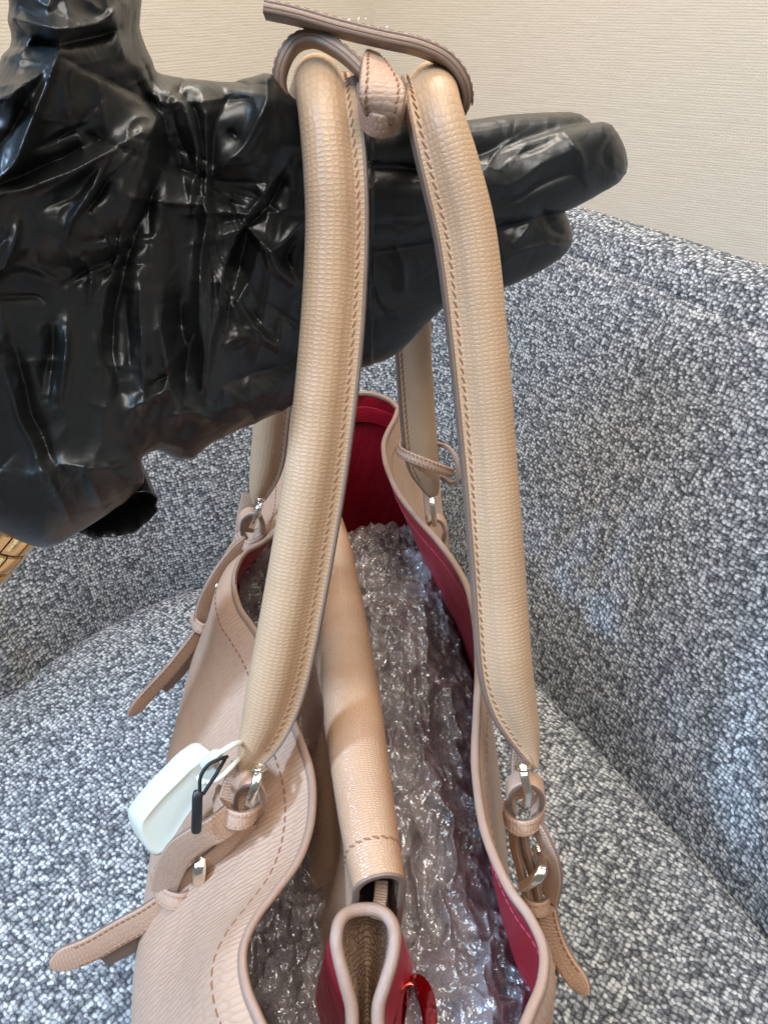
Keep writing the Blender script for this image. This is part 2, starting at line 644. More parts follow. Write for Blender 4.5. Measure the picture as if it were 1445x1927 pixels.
def plastic_wrap(name, tint, opac):
    a = Nodes(name)
    o = a.obj()
    wn = a.noise(o, 90, 3)
    sc = a.n('ShaderNodeVectorMath', operation='SCALE')
    a.l(wn.outputs['Color'], sc.inputs[0])
    sc.inputs['Scale'].default_value = .008
    ad = a.n('ShaderNodeVectorMath', operation='ADD')
    a.l(o, ad.inputs[0])
    a.l(sc.outputs[0], ad.inputs[1])
    vo = a.n('ShaderNodeTexVoronoi', feature='SMOOTH_F1', voronoi_dimensions='2D')
    vo.inputs['Scale'].default_value = 105
    vo.inputs['Randomness'].default_value = .7
    a.l(ad.outputs[0], vo.inputs['Vector'])
    v2 = a.n('ShaderNodeTexVoronoi', feature='DISTANCE_TO_EDGE', voronoi_dimensions='3D')
    v2.inputs['Scale'].default_value = 260
    a.l(ad.outputs[0], v2.inputs['Vector'])
    n1 = a.noise(o, 420, 3, .6)
    b = a.bump(a.math('MULTIPLY', vo.outputs['Distance'], -1.0), .0070, 1.0)
    b = a.bump(v2.outputs['Distance'], .0045, .38, b)
    b = a.bump(n1.outputs['Fac'], .0016, .28, b)
    tr = a.n('ShaderNodeBsdfTransparent')
    tr.inputs['Color'].default_value = (0.92, 0.90, 0.90, 1)
    gl = a.n('ShaderNodeBsdfGlossy')
    gl.inputs['Roughness'].default_value = .10
    gl.inputs['Color'].default_value = (1, 1, 1, 1)
    a.l(b, gl.inputs['Normal'])
    df = a.n('ShaderNodeBsdfDiffuse')
    df.inputs['Color'].default_value = tuple(tint) + (1,)
    m1 = a.n('ShaderNodeMixShader')
    n2 = a.noise(o, 60, 4, .6)
    a.l(a.ramp(n2.outputs['Fac'], [(.3, opac * .4), (.7, opac * 1.5)]), m1.inputs[0])
    a.l(tr.outputs[0], m1.inputs[1])
    a.l(df.outputs[0], m1.inputs[2])
    fr = a.n('ShaderNodeFresnel')
    fr.inputs['IOR'].default_value = 1.6
    a.l(b, fr.inputs['Normal'])
    m2 = a.n('ShaderNodeMixShader')
    a.l(a.math('ADD', a.math('MULTIPLY', fr.outputs[0], 1.15), .05, clamp=True), m2.inputs[0])
    a.l(m1.outputs[0], m2.inputs[1])
    a.l(gl.outputs[0], m2.inputs[2])
    a.l(m2.outputs[0], a.out.inputs['Surface'])
    return a.m


M['wrap'] = plastic_wrap('clear_bubble_film', (0.40, 0.345, 0.345), .32)
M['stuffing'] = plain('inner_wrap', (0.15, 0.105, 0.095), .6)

# ------------------------------------------------------------------ walls (the setting)
CORNER = np.array([-0.022, 1.92])


def wall(name, ang, length):
    d = np.array([math.cos(ang), math.sin(ang)])
    a, b = CORNER, CORNER + d * length
    nrm = np.array([-d[1], d[0]])
    if nrm @ (np.array([0, 0]) - CORNER) > 0:
        nrm = -nrm
    t = 0.08
    V, z0, z1 = [], 0.0, 2.7
    for q in (a, b, b + nrm * t, a + nrm * t):
        V.append((q[0], q[1], z0))
    for q in (a, b, b + nrm * t, a + nrm * t):
        V.append((q[0], q[1], z1))
    F = [(0, 1, 5, 4), (1, 2, 6, 5), (2, 3, 7, 6), (3, 0, 4, 7), (4, 5, 6, 7), (3, 2, 1, 0)]
    uv = []
    for f in F:
        for v in f:
            p = V[v]
            uv.append((np.hypot(p[0] - a[0], p[1] - a[1]), p[2]))
    o = raw(name, V, F, M['wall'], None, smooth=False, uv=np.array(uv).reshape(-1, 4, 2))
    o['kind'] = 'structure'
    return o


wall('wall_right', math.radians(-33), 2.6)
wall('wall_left', math.radians(180 + 57), 1.3)

# ------------------------------------------------------------------ armchair
SEAT = 0.45
CREASE = spline([(-0.86, -0.25), (-0.80, 0.02), (-0.66, 0.22), (-0.50, 0.395), *[tuple(PZ(a, b, SEAT)[:2]) for a, b in ((0, 1290), (59, 1243), (124, 1198), (192, 1160), (251, 1130), (330, 1099), (420, 1074))],
                 (-0.06, 0.775), (0.035, 0.755), (0.092, 0.66), (0.146, 0.555), (0.190, 0.472), (0.229, 0.396), (0.276, 0.300),
                 (0.335, 0.12), (0.37, -0.08), (0.385, -0.25)], 220)
chair = empty('armchair', (0, 0.3, 0.0), 'rounded armchair upholstered in grey speckled tweed under the handbag', 'armchair')
tt = unit(np.gradient(CREASE, axis=0))
OUT = np.stack([-tt[:, 1], tt[:, 0]], 1)
# soften the outward direction so that the roll at the top does not fold over itself
for _ in range(60):
    OUT[1:-1] = unit(OUT[:-2] + OUT[1:-1] * 2 + OUT[2:])
prof = np.array([(-.004, -.07), (-.002, -.03), (.004, .0), (.008, .02), (.020, .06), (.040, .12), (.062, .18), (.085, .24), (.107, .295), (.122, .325),
                 (.128, .334), (.1315, .3335), (.134, .341), (.146, .358), (.164, .366), (.186, .364), (.204, .350), (.212, .33), (.214, .30), (.214, .1),
                 (.205, -.2), (.19, -.40)])
pr = np.vstack([spline(prof[:11], 40), spline(prof[10:14], 14)[1:], spline(prof[13:], 50)[1:]])
rows = []
for k in range(len(CREASE)):
    bulge = 0.006 * math.sin(k * .11) + 0.004 * math.sin(k * .31 + 1)
    q = pr.copy()
    q[:, 0] += bulge * np.sin(np.clip(pr[:, 1] / .30, 0, 1) * math.pi)
    rows.append(np.concatenate([CREASE[k][None] + OUT[k][None] * q[:, :1], SEAT + q[:, 1:]], 1))
grid('backrest', np.array(rows), M['tweed'], chair)

mid_ = np.array([-.22, .05])
offs = [-.012, -.004, 0, .003, .006, .010, .015, .021, .028, .036, .046, .058, .072]
drop = [.060, .048, .038, .029, .0215, .0150, .0098, .0062, .0036, .0020, .0010, .0004, .0]
rows = []
for o_, d_ in zip(offs, drop):
    rows.append(np.concatenate([CREASE - OUT * o_, np.full((len(CREASE), 1), SEAT + .006 - d_)], 1))
ring = CREASE - OUT * offs[-1]
for f in np.linspace(0, 1, 40)[1:]:
    q = ring * (1 - f) + mid_ * f
    rows.append(np.concatenate([q, (SEAT + .006 + .004 * (vnoise(q[:, 0] * 9 + 20, q[:, 1] * 9 + 20, 3) - .5) * min(1, f * 6))[:, None]], 1))
SP_ = np.array(rows)
n_, m_ = SP_.shape[:2]
ii, jj = np.meshgrid(np.arange(n_ - 1), np.arange(m_ - 1), indexing='ij')
Q_ = np.stack([ii * m_ + jj, ii * m_ + jj + 1, (ii + 1) * m_ + jj + 1, (ii + 1) * m_ + jj], -1).reshape(-1, 4)
fast_mesh('seat', SP_.reshape(-1, 3), Q_[:, ::-1], M['tweed'], chair, uv=SP_.reshape(-1, 3)[:, :2] @ np.array([[.8, .6], [-.6, .8]]))
# the part of the seat between its middle and the front edge
fr_ = np.stack([np.linspace(-.83, .40, 60), np.full(60, -.262)], 1)
SP_ = np.array([np.concatenate([np.stack([CREASE[0] * (1 - t_) + CREASE[-1] * t_ for t_ in np.linspace(0, 1, 60)]) * (1 - f) + mid_ * f, np.full((60, 1), SEAT + .006)], 1) for f in np.linspace(0, 1, 20)])
grid('seat_front', SP_, M['tweed'], chair)
# the front of the seat and the base below it
Vb = [(-.83, -.262, .44), (.40, -.262, .44), (.40, -.24, .06), (-.83, -.24, .06), (-.80, .60, .06), (.30, .60, .06), (-.80, .6, .38), (.30, .6, .38)]
raw('base', Vb, [(0, 1, 2, 3), (3, 2, 5, 4), (4, 5, 7, 6), (0, 3, 4, 6), (1, 7, 5, 2)], M['tweed'], chair, smooth=False,
    uv=np.array([(v[0], v[2]) for v in Vb]))
for fx, fy in ((-.7, -.15), (.3, -.15), (-.35, .5), (.12, .55)):
    tube('leg', [(fx, fy, .0), (fx, fy, .03), (fx, fy, .07)], [.016, .019, .022], M['black'], chair)
# seams sewn into the back
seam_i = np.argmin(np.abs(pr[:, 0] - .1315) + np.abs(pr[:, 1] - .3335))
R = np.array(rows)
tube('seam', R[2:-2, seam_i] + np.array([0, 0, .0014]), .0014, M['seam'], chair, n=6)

# ------------------------------------------------------------------ handbag
bag = empty('handbag', (0, .35, SEAT + .01), 'open beige leather handbag with red lining standing on the tweed seat', 'handbag')
RIMZ = 0.69


def rimcurve(px):
    p = np.array([PZ(a, b, RIMZ) for a, b in px])
    return spline(p, 260)


RR = rimcurve([(752, 772), (746, 790), (733, 815), (726, 840), (732, 880), (755, 930), (790, 975), (830, 1020), (862, 1065), (885, 1110), (900, 1180), (905, 1260),
               (903, 1340), (900, 1420), (904, 1480), (915, 1550), (935, 1610), (965, 1672), (1000, 1720), (1025, 1770), (1032, 1810), (1026, 1860),
               (1008, 1905), (985, 1960), (960, 2010)])
RL = rimcurve([(560, 772), (552, 800), (548, 860), (545, 930), (528, 988), (495, 1018), (462, 1037), (444, 1065), (437, 1100), (447, 1145), (470, 1180),
               (495, 1220), (520, 1280), (541, 1345), (562, 1400), (578, 1450), (583, 1500), (577, 1560), (555, 1620), (515, 1675), (478, 1725), (455, 1775),
               (451, 1820), (460, 1870), (480, 1920), (500, 1965), (520, 2010)])
# belly of the left side: the outline seen against the seat
BL = np.array([PZ(a, b, .60) for a, b in [(500, 830), (470, 870), (440, 930), (400, 1060), (370, 1160), (345, 1260), (320, 1350), (298, 1430), (282, 1540),
                                          (262, 1680), (244, 1800), (238, 1900), (240, 2010)]])
BL = BL[np.argsort(BL[:, 1])]


def left_section(p):
    """from the rim outwards and down to the base, for one rim point"""
    y = p[1]
    bx = np.interp(y, BL[:, 1], BL[:, 0])
    end = np.clip((y - .52) / .12, 0, 1) * .05
    bx = min(bx + end, p[0] - .02)
    c = np.array([(p[0], RIMZ), (p[0] - .012, RIMZ - .012), (p[0] * .45 + bx * .55, .640), (bx, .585), (bx - .004, .52), (bx + .012, .462), (bx + .05, .456)])
    c = spline(np.concatenate([c, np.zeros((7, 1))], 1), 40)
    return np.stack([c[:, 0], np.full(40, y), c[:, 1]], 1)


def right_section(p):
    y = p[1]
    bx = p[0] * .35 + .052
    c = np.array([(p[0], RIMZ), (p[0] + .004, RIMZ - .012), (p[0] * .6 + bx * .4 + .004, .63), (bx + .006, .56), (bx + .004, .50), (bx - .008, .463), (bx - .04, .456)])
    c = spline(np.concatenate([c, np.zeros((7, 1))], 1), 40)
    return np.stack([c[:, 0], np.full(40, y), c[:, 1]], 1)


LS = np.array([left_section(p) for p in RL])
RS = np.array([right_section(p) for p in RR])
side_l = grid('side_panel', LS, M['panel'], bag)
side_l['label'] = 'pinkish beige cross-grained leather side carrying the white tag'
side_r = grid('side_panel', RS, M['panel'], bag)
TH = .0034
for sec, s in ((LS, 1), (RS, -1)):
    nrm = unit(np.cross(np.gradient(sec, axis=0), np.gradient(sec, axis=1))) * s
    if nrm[:, 5, 0].mean() * s < 0:
        nrm = -nrm
    inner = sec + nrm * TH
    inner[:, 0, 2] = RIMZ - .0012
    grid('lining', inner[:, :36], M['lining'], side_l if s > 0 else side_r)
    if s > 0:
        LIN_L = inner
    else:
        LIN_R = inner


def rim_strip(name, a, b, parent):
    mid = (a + b) / 2 + np.array([0, 0, .0006])
    t, e1, e2 = frames(mid, b - a)
    w = np.linalg.norm(b - a, axis=1)
    pr_ = np.stack([rrect(wi + .0008, .0046, .0016) for wi in w])
    return grid(name, sweep(mid, e1, e2, pr_), M['rim'], parent, closed=True, caps=True)


rim_strip('rim', LS[:, 0], LIN_L[:, 0], side_l)
rim_strip('rim', RS[:, 0], LIN_R[:, 0], side_r)

# ends of the bag: far gusset and near gusset
far_top = spline([RL[0], PZ(585, 756, RIMZ), PZ(635, 746, RIMZ), PZ(690, 740, RIMZ), PZ(730, 752, RIMZ), RR[0]], 60)
near_top = spline([RL[-1], np.array([-.02, RL[-1][1] - .035, RIMZ - .02]), np.array([.02, RR[-1][1] - .035, RIMZ - .02]), RR[-1]], 60)


def gusset(top, la, ra, outward, lean):
    rows_ = []
    n = 40
    for k in range(n):
        f = k / (n - 1)
        zz = RIMZ - f * (RIMZ - .457)
        a = np.array([np.interp(-zz, -la[:, 2], la[:, 0]), la[0, 1], zz])
        b = np.array([np.interp(-zz, -ra[:, 2], ra[:, 0]), ra[0, 1], zz])
        u_ = np.linspace(0, 1, len(top))[:, None]
        line = a * (1 - u_) + b * u_
        shape = top - (top[0] * (1 - u_) + top[-1] * u_)
        line = line + shape * (1 - f * .4) * np.array([.6 + .4 * (1 - f), 1, 1 - f])
        line[:, 1] += outward * lean * math.sin(f * 1.6) * np.sin(u_[:, 0] * math.pi) ** .7
        rows_.append(line)
    return np.array(rows_)


fg = gusset(far_top, LS[0], RS[0], 1, .03)
ng = gusset(near_top, LS[-1], RS[-1], -1, .03)
for gs, sg in ((fg, -1), (ng, 1)):
    gus = grid('gusset', gs, M['panel'], bag)
    inn = gs + np.array([0, sg * TH, 0])
    grid('lining', inn, M['lining'], gus)
    rim_strip('rim', gs[0], inn[0], gus)
# folded hem of the lining on the far end
hem = spline(fg[3] + np.array([0, -TH - .001, 0]), 60)
ribbon('lining_hem', hem[4:-4] - np.array([0, .0015, .002]), (0, 0, 1), .016, .0016, M['lining'], bag)
# flat base
raw('base', [tuple(LS[0, -1]), tuple(LS[-1, -1]), tuple(RS[-1, -1]), tuple(RS[0, -1])], [(0, 1, 2, 3)], M['panel'], bag)
raw('base_lining', [tuple(LS[0, -1] + (0, 0, .006)), tuple(LS[-1, -1] + (0, 0, .006)), tuple(RS[-1, -1] + (0, 0, .006)), tuple(RS[0, -1] + (0, 0, .006))],
    [(0, 1, 2, 3)], M['lining'], bag)

# stitch line under the rim of both sides
def surf_row(sec, dist_, s):
    nrm = unit(np.cross(np.gradient(sec, axis=0), np.gradient(sec, axis=1)))
    if nrm[:, 6, 0].mean() * s < 0:
        nrm = -nrm
    L_ = np.concatenate([np.zeros((len(sec), 1)), np.cumsum(np.linalg.norm(np.diff(sec, axis=1), axis=2), axis=1)], 1)
    pos = np.array([[np.interp(dist_, L_[i], sec[i, :, c]) for c in range(3)] for i in range(len(sec))])
    nn = unit(np.array([[np.interp(dist_, L_[i], nrm[i, :, c]) for c in range(3)] for i in range(len(sec))]))
    return pos + nn * .0003, nn


r_, n_ = surf_row(LS, .017, -1)
stitches('stitching', r_[20:], n_[20:], .0052, .0038, .00038, M['thread'], side_l)
r_, n_ = surf_row(RS, .015, 1)
stitches('stitching', r_[20:], n_[20:], .0052, .0038, .00038, M['thread'], side_r)
r_, n_ = surf_row(LIN_R, .016, -1)
stitches('stitching', r_[20:], n_[20:], .0040, .0034, .00030, plain('red_thread', (.5, .05, .08), .6), side_r)


# ---- handles
def handle(ctrl, flange_sign, tip_in):
    c = spline([np.concatenate([P(a, b, d), [r * d / FPX, f * d / FPX]]) for a, b, d, r, f in ctrl], 260)
    path, R_, FL = c[:, :3], np.maximum(c[:, 3], .0012), np.maximum(c[:, 4], .001)
    hint = RIGHT * flange_sign + FWD * tip_in
    t, e1, e2 = frames(path, hint)
    # e2 towards the viewer side on the near leg
    if e2[40] @ FWD > 0:
        e2 = -e2
    th = np.minimum(.0036, R_ * 1.2)
    prof = []
    a = np.radians(np.linspace(38, 322, 26))
    for r, f, h in zip(R_, FL, th):
        pts = [(r * math.cos(x), r * math.sin(x)) for x in a]
        k = .0006
        pts += [(r * .98, -h * .72), (r * 1.08, -h / 2), (r + f - k, -h / 2), (r + f, -h / 2 + k), (r + f, h / 2 - k), (r + f - k, h / 2), (r * 1.08, h / 2), (r * .98, h * .72)]
        prof.append(pts)
    hd = grid('handle', sweep(path, e1, e2, np.array(prof)), M['handle'], bag, closed=True, caps=True)
    mid = path + e1 * (R_ + FL)[:, None]
    pr_ = np.stack([rrect(.0014, x + .0005, .0005) for x in th])
    grid('edge_trim', sweep(mid, e1, e2, pr_), M['edge'], hd, closed=True, caps=True)
    for sd in (1, -1):
        line = path + e1 * (R_ * 1.06 + FL * .18)[:, None] + e2 * (sd * (th / 2 + .00035))[:, None]
        stitches('stitching', line[6:-6], e2[6:-6] * sd,  .0038, .0034, .00024, M['thread'], hd, amp=.40 * flange_sign * sd)
    return hd, path, e1, e2


HL = [(455, 1452, .364, 6, 4), (461, 1432, .363, 15, 10), (476, 1397, .361, 27, 18), (495, 1340, .358, 38, 22), (517, 1250, .352, 44, 24), (553, 1060, .340, 46, 24),
      (588, 850, .328, 47, 22), (611, 640, .318, 48, 22), (622, 450, .310, 48, 21), (619, 330, .305, 48, 22), (608, 220, .303, 46, 26), (601, 168, .310, 46, 20),
      (598, 150, .330, 44, 18), (590, 160, .355, 40, 16), (572, 230, .39, 37, 14), (545, 430, .44, 33, 12), (520, 650, .495, 29, 11), (506, 790, .52, 28, 10),
      (497, 870, .533, 26, 10), (486, 920, .54, 17, 7), (480, 945, .545, 6, 4)]
HR = [(1009, 1445, .370, 5, 4), (1003, 1420, .369, 12, 8), (988, 1370, .366, 27, 14), (968, 1310, .362, 40, 15), (953, 1230, .356, 46, 13), (940, 1050, .345, 46, 13),
      (926, 850, .334, 45, 18), (908, 640, .322, 47, 20), (887, 450, .312, 48, 23), (856, 320, .305, 48, 22), (828, 225, .302, 46, 19), (817, 180, .308, 46, 16),
      (813, 164, .328, 44, 14), (810, 175, .355, 40, 14), (800, 260, .40, 37, 13), (785, 450, .45, 33, 12), (782, 620, .49, 29, 11), (790, 760, .515, 28, 11),
      (799, 860, .533, 26, 10), (811, 905, .543, 17, 7), (818, 930, .55, 7, 4)]
hl, pathL, e1L, e2L = handle(HL, 1, -.12)
hr, pathR, e1R, e2R = handle(HR, -1, -.38)

# ---- belts with their buckles: every belt is a part of the bag, its pieces are its sub-parts
def PP(seq):
    return np.array([P(*q) for q in seq])


def letters(word, origin, along, up, size, mat, parent):
    cu = bpy.data.curves.new('lettering', 'FONT')
    cu.body = word
    cu.size = size
    cu.extrude = .00008
    cu.align_x = 'CENTER'
    cu.align_y = 'CENTER'
    tmp = bpy.data.objects.new('tmp_text', cu)
    COL.objects.link(tmp)
    dg = bpy.context.evaluated_depsgraph_get()
    me = bpy.data.meshes.new_from_object(tmp.evaluated_get(dg))
    bpy.data.objects.remove(tmp)
    x = unit(along)
    zz = unit(np.cross(x, unit(up)))
    y = np.cross(zz, x)
    mt = Matrix(((x[0], y[0], zz[0], origin[0]), (x[1], y[1], zz[1], origin[1]), (x[2], y[2], zz[2], origin[2]), (0, 0, 0, 1)))
    me.transform(mt)
    me.materials.clear()
    return finish('lettering', me, mat, parent, smooth=False)


def hook(pts, w, th, parent, word=True):
    """flat metal bar that hooks the handle end onto the belt"""
    path = spline(PP(pts), 30)
    t, e1, e2 = frames(path, RIGHT)
    ob = ribbon('buckle_bar', path, RIGHT, w, th, M['nickel'], parent)
    top = path[0]
    ang = np.linspace(0, 2 * math.pi, 26)[:-1]
    side = unit(np.cross(t[0], -FWD))
    loop = top[None] + np.cos(ang)[:, None] * side * w * .75 + np.sin(ang)[:, None] * FWD * w * 1.0 - UP * w * .15
    tube('buckle_ring', loop, w * .26, M['nickel'], parent, n=8, closed_path=True)
    if word:
        k = 19
        nrm = -FWD - t[k] * (-FWD @ t[k])
        letters('PRADA', path[k] + unit(nrm) * (th / 2 + .0002), -t[k], np.cross(unit(nrm), -t[k]), w * .62, M['engrave'], parent)
    return ob


def belt(label_extra, base, bar, curl, keepers, straps, tail, under=None, pin=None, bar_w=.0040, word=True, near=0.0):
    PPn = lambda seq: PP([(a, b, d - near) for a, b, d in seq])
    root = empty_part('belt', base)
    hook(bar, bar_w, .0021, root, word)
    cp, cw, cd = curl
    path = spline(PP(cp), 40)
    ribbon('curled_end', path, cd, cw, .0033, M['strap'], root)
    for kp, kd, kw in keepers:
        path = spline(PPn(kp), 40)
        k_ = ribbon('keeper_loop', path, kd, kw, .0024, M['strap'], root)
        t, e1, e2 = frames(path, kd)
        if e2[20] @ FWD > 0:
            e2 = -e2
        for off in (.30, -.30):
            stitches('stitching', path + e1 * kw * off + e2 * .0014, e2, .0032, .0026, .00030, M['thread_pale'], root)
    for sp_, sd, sw in straps:
        path = spline(PPn(sp_), 50)
        ribbon('strap', path, sd, sw, .0026, M['strap'], root)
    tp, td, tw = tail
    path = spline(PPn(tp), 70)
    tl = ribbon('strap_tail', path, td, tw, .0028, M['strap'], root, tip=.011)
    t, e1, e2 = frames(path, td)
    if e2[35] @ FWD > 0:
        e2 = -e2
    for off in (.38, -.38):
        stitches('stitching', (path + e1 * tw * off + e2 * .0016)[4:-12], e2[4:-12], .0034, .0028, .00030, M['thread'], root)
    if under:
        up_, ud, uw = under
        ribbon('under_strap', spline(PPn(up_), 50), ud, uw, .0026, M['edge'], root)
    if pin:
        pp, pw = pin
        path = spline(PPn(pp), 20)
        ribbon('buckle_pin', path, RIGHT, pw, .0040, M['nickel'], root)
    return root


def empty_part(name, loc):
    o = bpy.data.objects.new(name, None)
    COL.objects.link(o)
    o.empty_display_size = .01
    o.parent = bag
    o.matrix_parent_inverse = Matrix.Translation(bag.location).inverted()
    o.location = loc
    return o


IMG = lambda x, y, z=0: RIGHT * x - UP * y + FWD * z      # direction given as right, down, away

# front belt on the left side (with the tags)
belt('', P(440, 1540, .375),
     [(488, 1442, .357), (485, 1462, .353), (477, 1490, .352), (467, 1516, .356)],
     ([(452, 1540, .378), (440, 1505, .374), (444, 1478, .366), (462, 1464, .360), (482, 1468, .360), (492, 1488, .362), (490, 1512, .366), (478, 1528, .372)], .010, IMG(-.35, -.4, .8)),
     [([(409, 1492, .388), (412, 1520, .374), (428, 1538, .364), (452, 1545, .361), (475, 1536, .364), (489, 1512, .374)], IMG(.30, -.95, -.1), .0088),
      ([(292, 1640, .420), (297, 1672, .405), (315, 1692, .396), (338, 1695, .392), (358, 1682, .396), (368, 1664, .410)], IMG(.40, -.90, -.1), .0088)],
     [([(440, 1535, .366), (408, 1560, .364), (372, 1578, .366), (338, 1605, .376), (316, 1650, .392), (310, 1680, .402)], IMG(.62, .72, .35), .0145),
      ([(455, 1545, .374), (425, 1590, .380), (392, 1620, .386), (360, 1652, .396), (340, 1690, .404)], IMG(.55, .62, .6), .0100),
      ([(470, 1550, .378), (445, 1600, .386), (412, 1640, .392), (378, 1668, .400), (355, 1692, .408)], IMG(.5, .6, .7), .0085),
      ([(462, 1440, .375), (450, 1470, .376), (436, 1510, .378), (428, 1545, .380)], IMG(.9, .2, .25), .0140)],
     ([(330, 1692, .402), (285, 1722, .406), (230, 1752, .408), (170, 1786, .408), (118, 1806, .406), (94, 1813, .404)], IMG(.42, .86, .30), .0150),
     under=([(345, 1700, .412), (290, 1748, .418), (240, 1784, .420), (196, 1806, .420)], IMG(.40, .82, .5), .0095),
     pin=([(378, 1612, .384), (376, 1640, .382), (374, 1662, .388)], .0064), near=.007)

# far belt on the left side
belt('', P(450, 1020, .545),
     [(491, 938, .540), (488, 955, .537), (482, 975, .538), (473, 993, .542)],
     ([(462, 1010, .560), (453, 995, .556), (455, 975, .550), (468, 964, .546), (484, 966, .546), (493, 980, .548), (492, 998, .552), (480, 1008, .556)], .010, IMG(-.3, -.4, .8)),
     [([(446, 1004, .566), (455, 1022, .556), (472, 1028, .553), (490, 1016, .556), (498, 1002, .564)], IMG(.3, -.9, -.1), .0080),
      ([(364, 1158, .560), (370, 1176, .550), (382, 1183, .547), (394, 1174, .552), (402, 1158, .562)], IMG(.4, -.85, -.1), .0080)],
     [([(466, 1018, .556), (440, 1042, .552), (415, 1075, .550), (395, 1110, .550), (383, 1140, .552), (378, 1172, .556)], IMG(.55, .45, .7), .0110),
      ([(478, 1022, .562), (452, 1055, .562), (428, 1090, .562), (404, 1130, .562), (392, 1170, .564)], IMG(.5, .5, .75), .0085),
      ([(474, 930, .556), (466, 960, .560), (460, 1000, .564)], IMG(.9, .2, .3), .0135)],
     ([(386, 1175, .556), (360, 1212, .552), (320, 1262, .548), (280, 1305, .546), (256, 1333, .544), (242, 1346, .543)], IMG(.45, .55, .65), .0112),
     under=([(392, 1180, .562), (368, 1225, .562), (335, 1270, .560), (306, 1297, .558)], IMG(.45, .55, .7), .0085),
     pin=([(412, 1092, .553), (410, 1110, .552), (407, 1128, .556)], .0050), near=.006)

# front belt on the right side
belt('', P(985, 1540, .385),
     [(984, 1442, .362), (987, 1464, .360), (992, 1490, .361), (990, 1516, .366)],
     ([(966, 1522, .384), (958, 1500, .380), (962, 1478, .372), (980, 1465, .368), (1002, 1468, .368), (1017, 1484, .372), (1016, 1506, .378), (1004, 1520, .384)], .010, IMG(.1, -.4, .9)),
     [([(951, 1520, .390), (957, 1546, .374), (975, 1558, .368), (996, 1557, .368), (1013, 1544, .374), (1021, 1520, .390)], IMG(.05, -1, -.1), .0080),
      ([(984, 1676, .400), (992, 1702, .388), (1010, 1712, .383), (1028, 1706, .386), (1039, 1682, .398)], IMG(-.1, -1, -.1), .0080)],
     [([(1006, 1548, .374), (1022, 1578, .374), (1036, 1612, .376), (1041, 1648, .380), (1034, 1690, .388)], IMG(-.5, .1, .85), .0110),
      ([(982, 1556, .378), (986, 1592, .384), (994, 1618, .388), (1004, 1650, .390), (1012, 1698, .392)], IMG(-.3, .1, .9), .0090),
      ([(970, 1550, .380), (968, 1590, .386), (980, 1640, .392), (996, 1698, .394)], IMG(-.3, .1, .9), .0080),
      ([(985, 1400, .384), (982, 1440, .386), (984, 1500, .388)], IMG(.9, .05, .35), .0130)],
     ([(1024, 1700, .390), (1034, 1742, .390), (1048, 1782, .388), (1070, 1822, .384), (1090, 1848, .380), (1107, 1872, .377)], IMG(-.75, .3, .55), .0118),
     under=([(1014, 1705, .396), (1024, 1748, .398), (1034, 1790, .400), (1038, 1828, .402)], IMG(-.6, .1, .75), .0085),
     pin=([(1010, 1596, .384), (1018, 1622, .378), (1018, 1640, .374), (1004, 1656, .374), (984, 1670, .380)], .0058), word=False)

# far belt on the right side (mostly hidden behind the handle)
belt('', P(820, 1000, .56),
     [(812, 922, .552), (813, 945, .549), (816, 970, .550), (818, 990, .554)],
     ([(808, 1022, .572), (803, 1004, .568), (806, 984, .562), (818, 974, .558), (832, 980, .560), (838, 998, .564), (834, 1018, .570)], .010, IMG(.1, -.4, .9)),
     [([(802, 1018, .576), (808, 1032, .568), (822, 1036, .565), (838, 1026, .570)], IMG(.1, -.9, -.1), .0070)],
     [([(830, 1030, .570), (846, 1060, .572), (858, 1090, .574)], IMG(-.4, .2, .85), .0100),
      ([(808, 870, .568), (812, 920, .570), (818, 980, .574)], IMG(.9, .05, .35), .0140)],
     ([(842, 1062, .572), (856, 1100, .572), (872, 1140, .570), (884, 1160, .568)], IMG(-.6, .2, .7), .0105), word=False)

# ---- the zipped divider down the middle
sp = spline([np.concatenate([PZ(a, b, zz), [r]]) for a, b, zz, r in
             [(596, 900, .655, .008), (610, 950, .668, .0095), (630, 1030, .676, .0115), (645, 1160, .680, .0140), (660, 1300, .680, .0154), (678, 1450, .680, .0146), (698, 1580, .680, .0128),
              (714, 1672, .678, .0114)]], 90)
rows = []
tdir, e1, e2 = frames(sp[:, :3], RIGHT)
e2 = np.where(e2[:, 2:] < 0, -e2, e2)
for k in range(len(sp)):
    r = sp[k, 3]
    pts = [(-r - .030, -.150), (-r - .022, -.100), (-r - .013, -.060), (-r - .006, -.030), (-r * 1.05, -.008)]
    pts += [(r * math.cos(x), r * math.sin(x) * .9) for x in np.radians(np.linspace(176, 4, 22))]
    pts += [(r * .98, -.010), (r * .90, -.030), (r * .80, -.060), (r * .7, -.100), (r * .6, -.150)]
    pts = spline(np.concatenate([np.array(pts), np.zeros((len(pts), 1))], 1), 220)[:, :2]
    fold = .0012 * math.sin(k * .33) + .0008 * math.sin(k * .71 + 1)
    dn = np.clip(-pts[:, 1] / .03, 0, 1)
    pts[:, 0] += fold * dn * 2.0
    rows.append(sp[k, :3] + e1[k] * pts[:, :1] + np.array([0, 0, 1.0]) * pts[:, 1:])
rows = np.array(rows)
div = grid('divider', rows, M['divider'], bag)
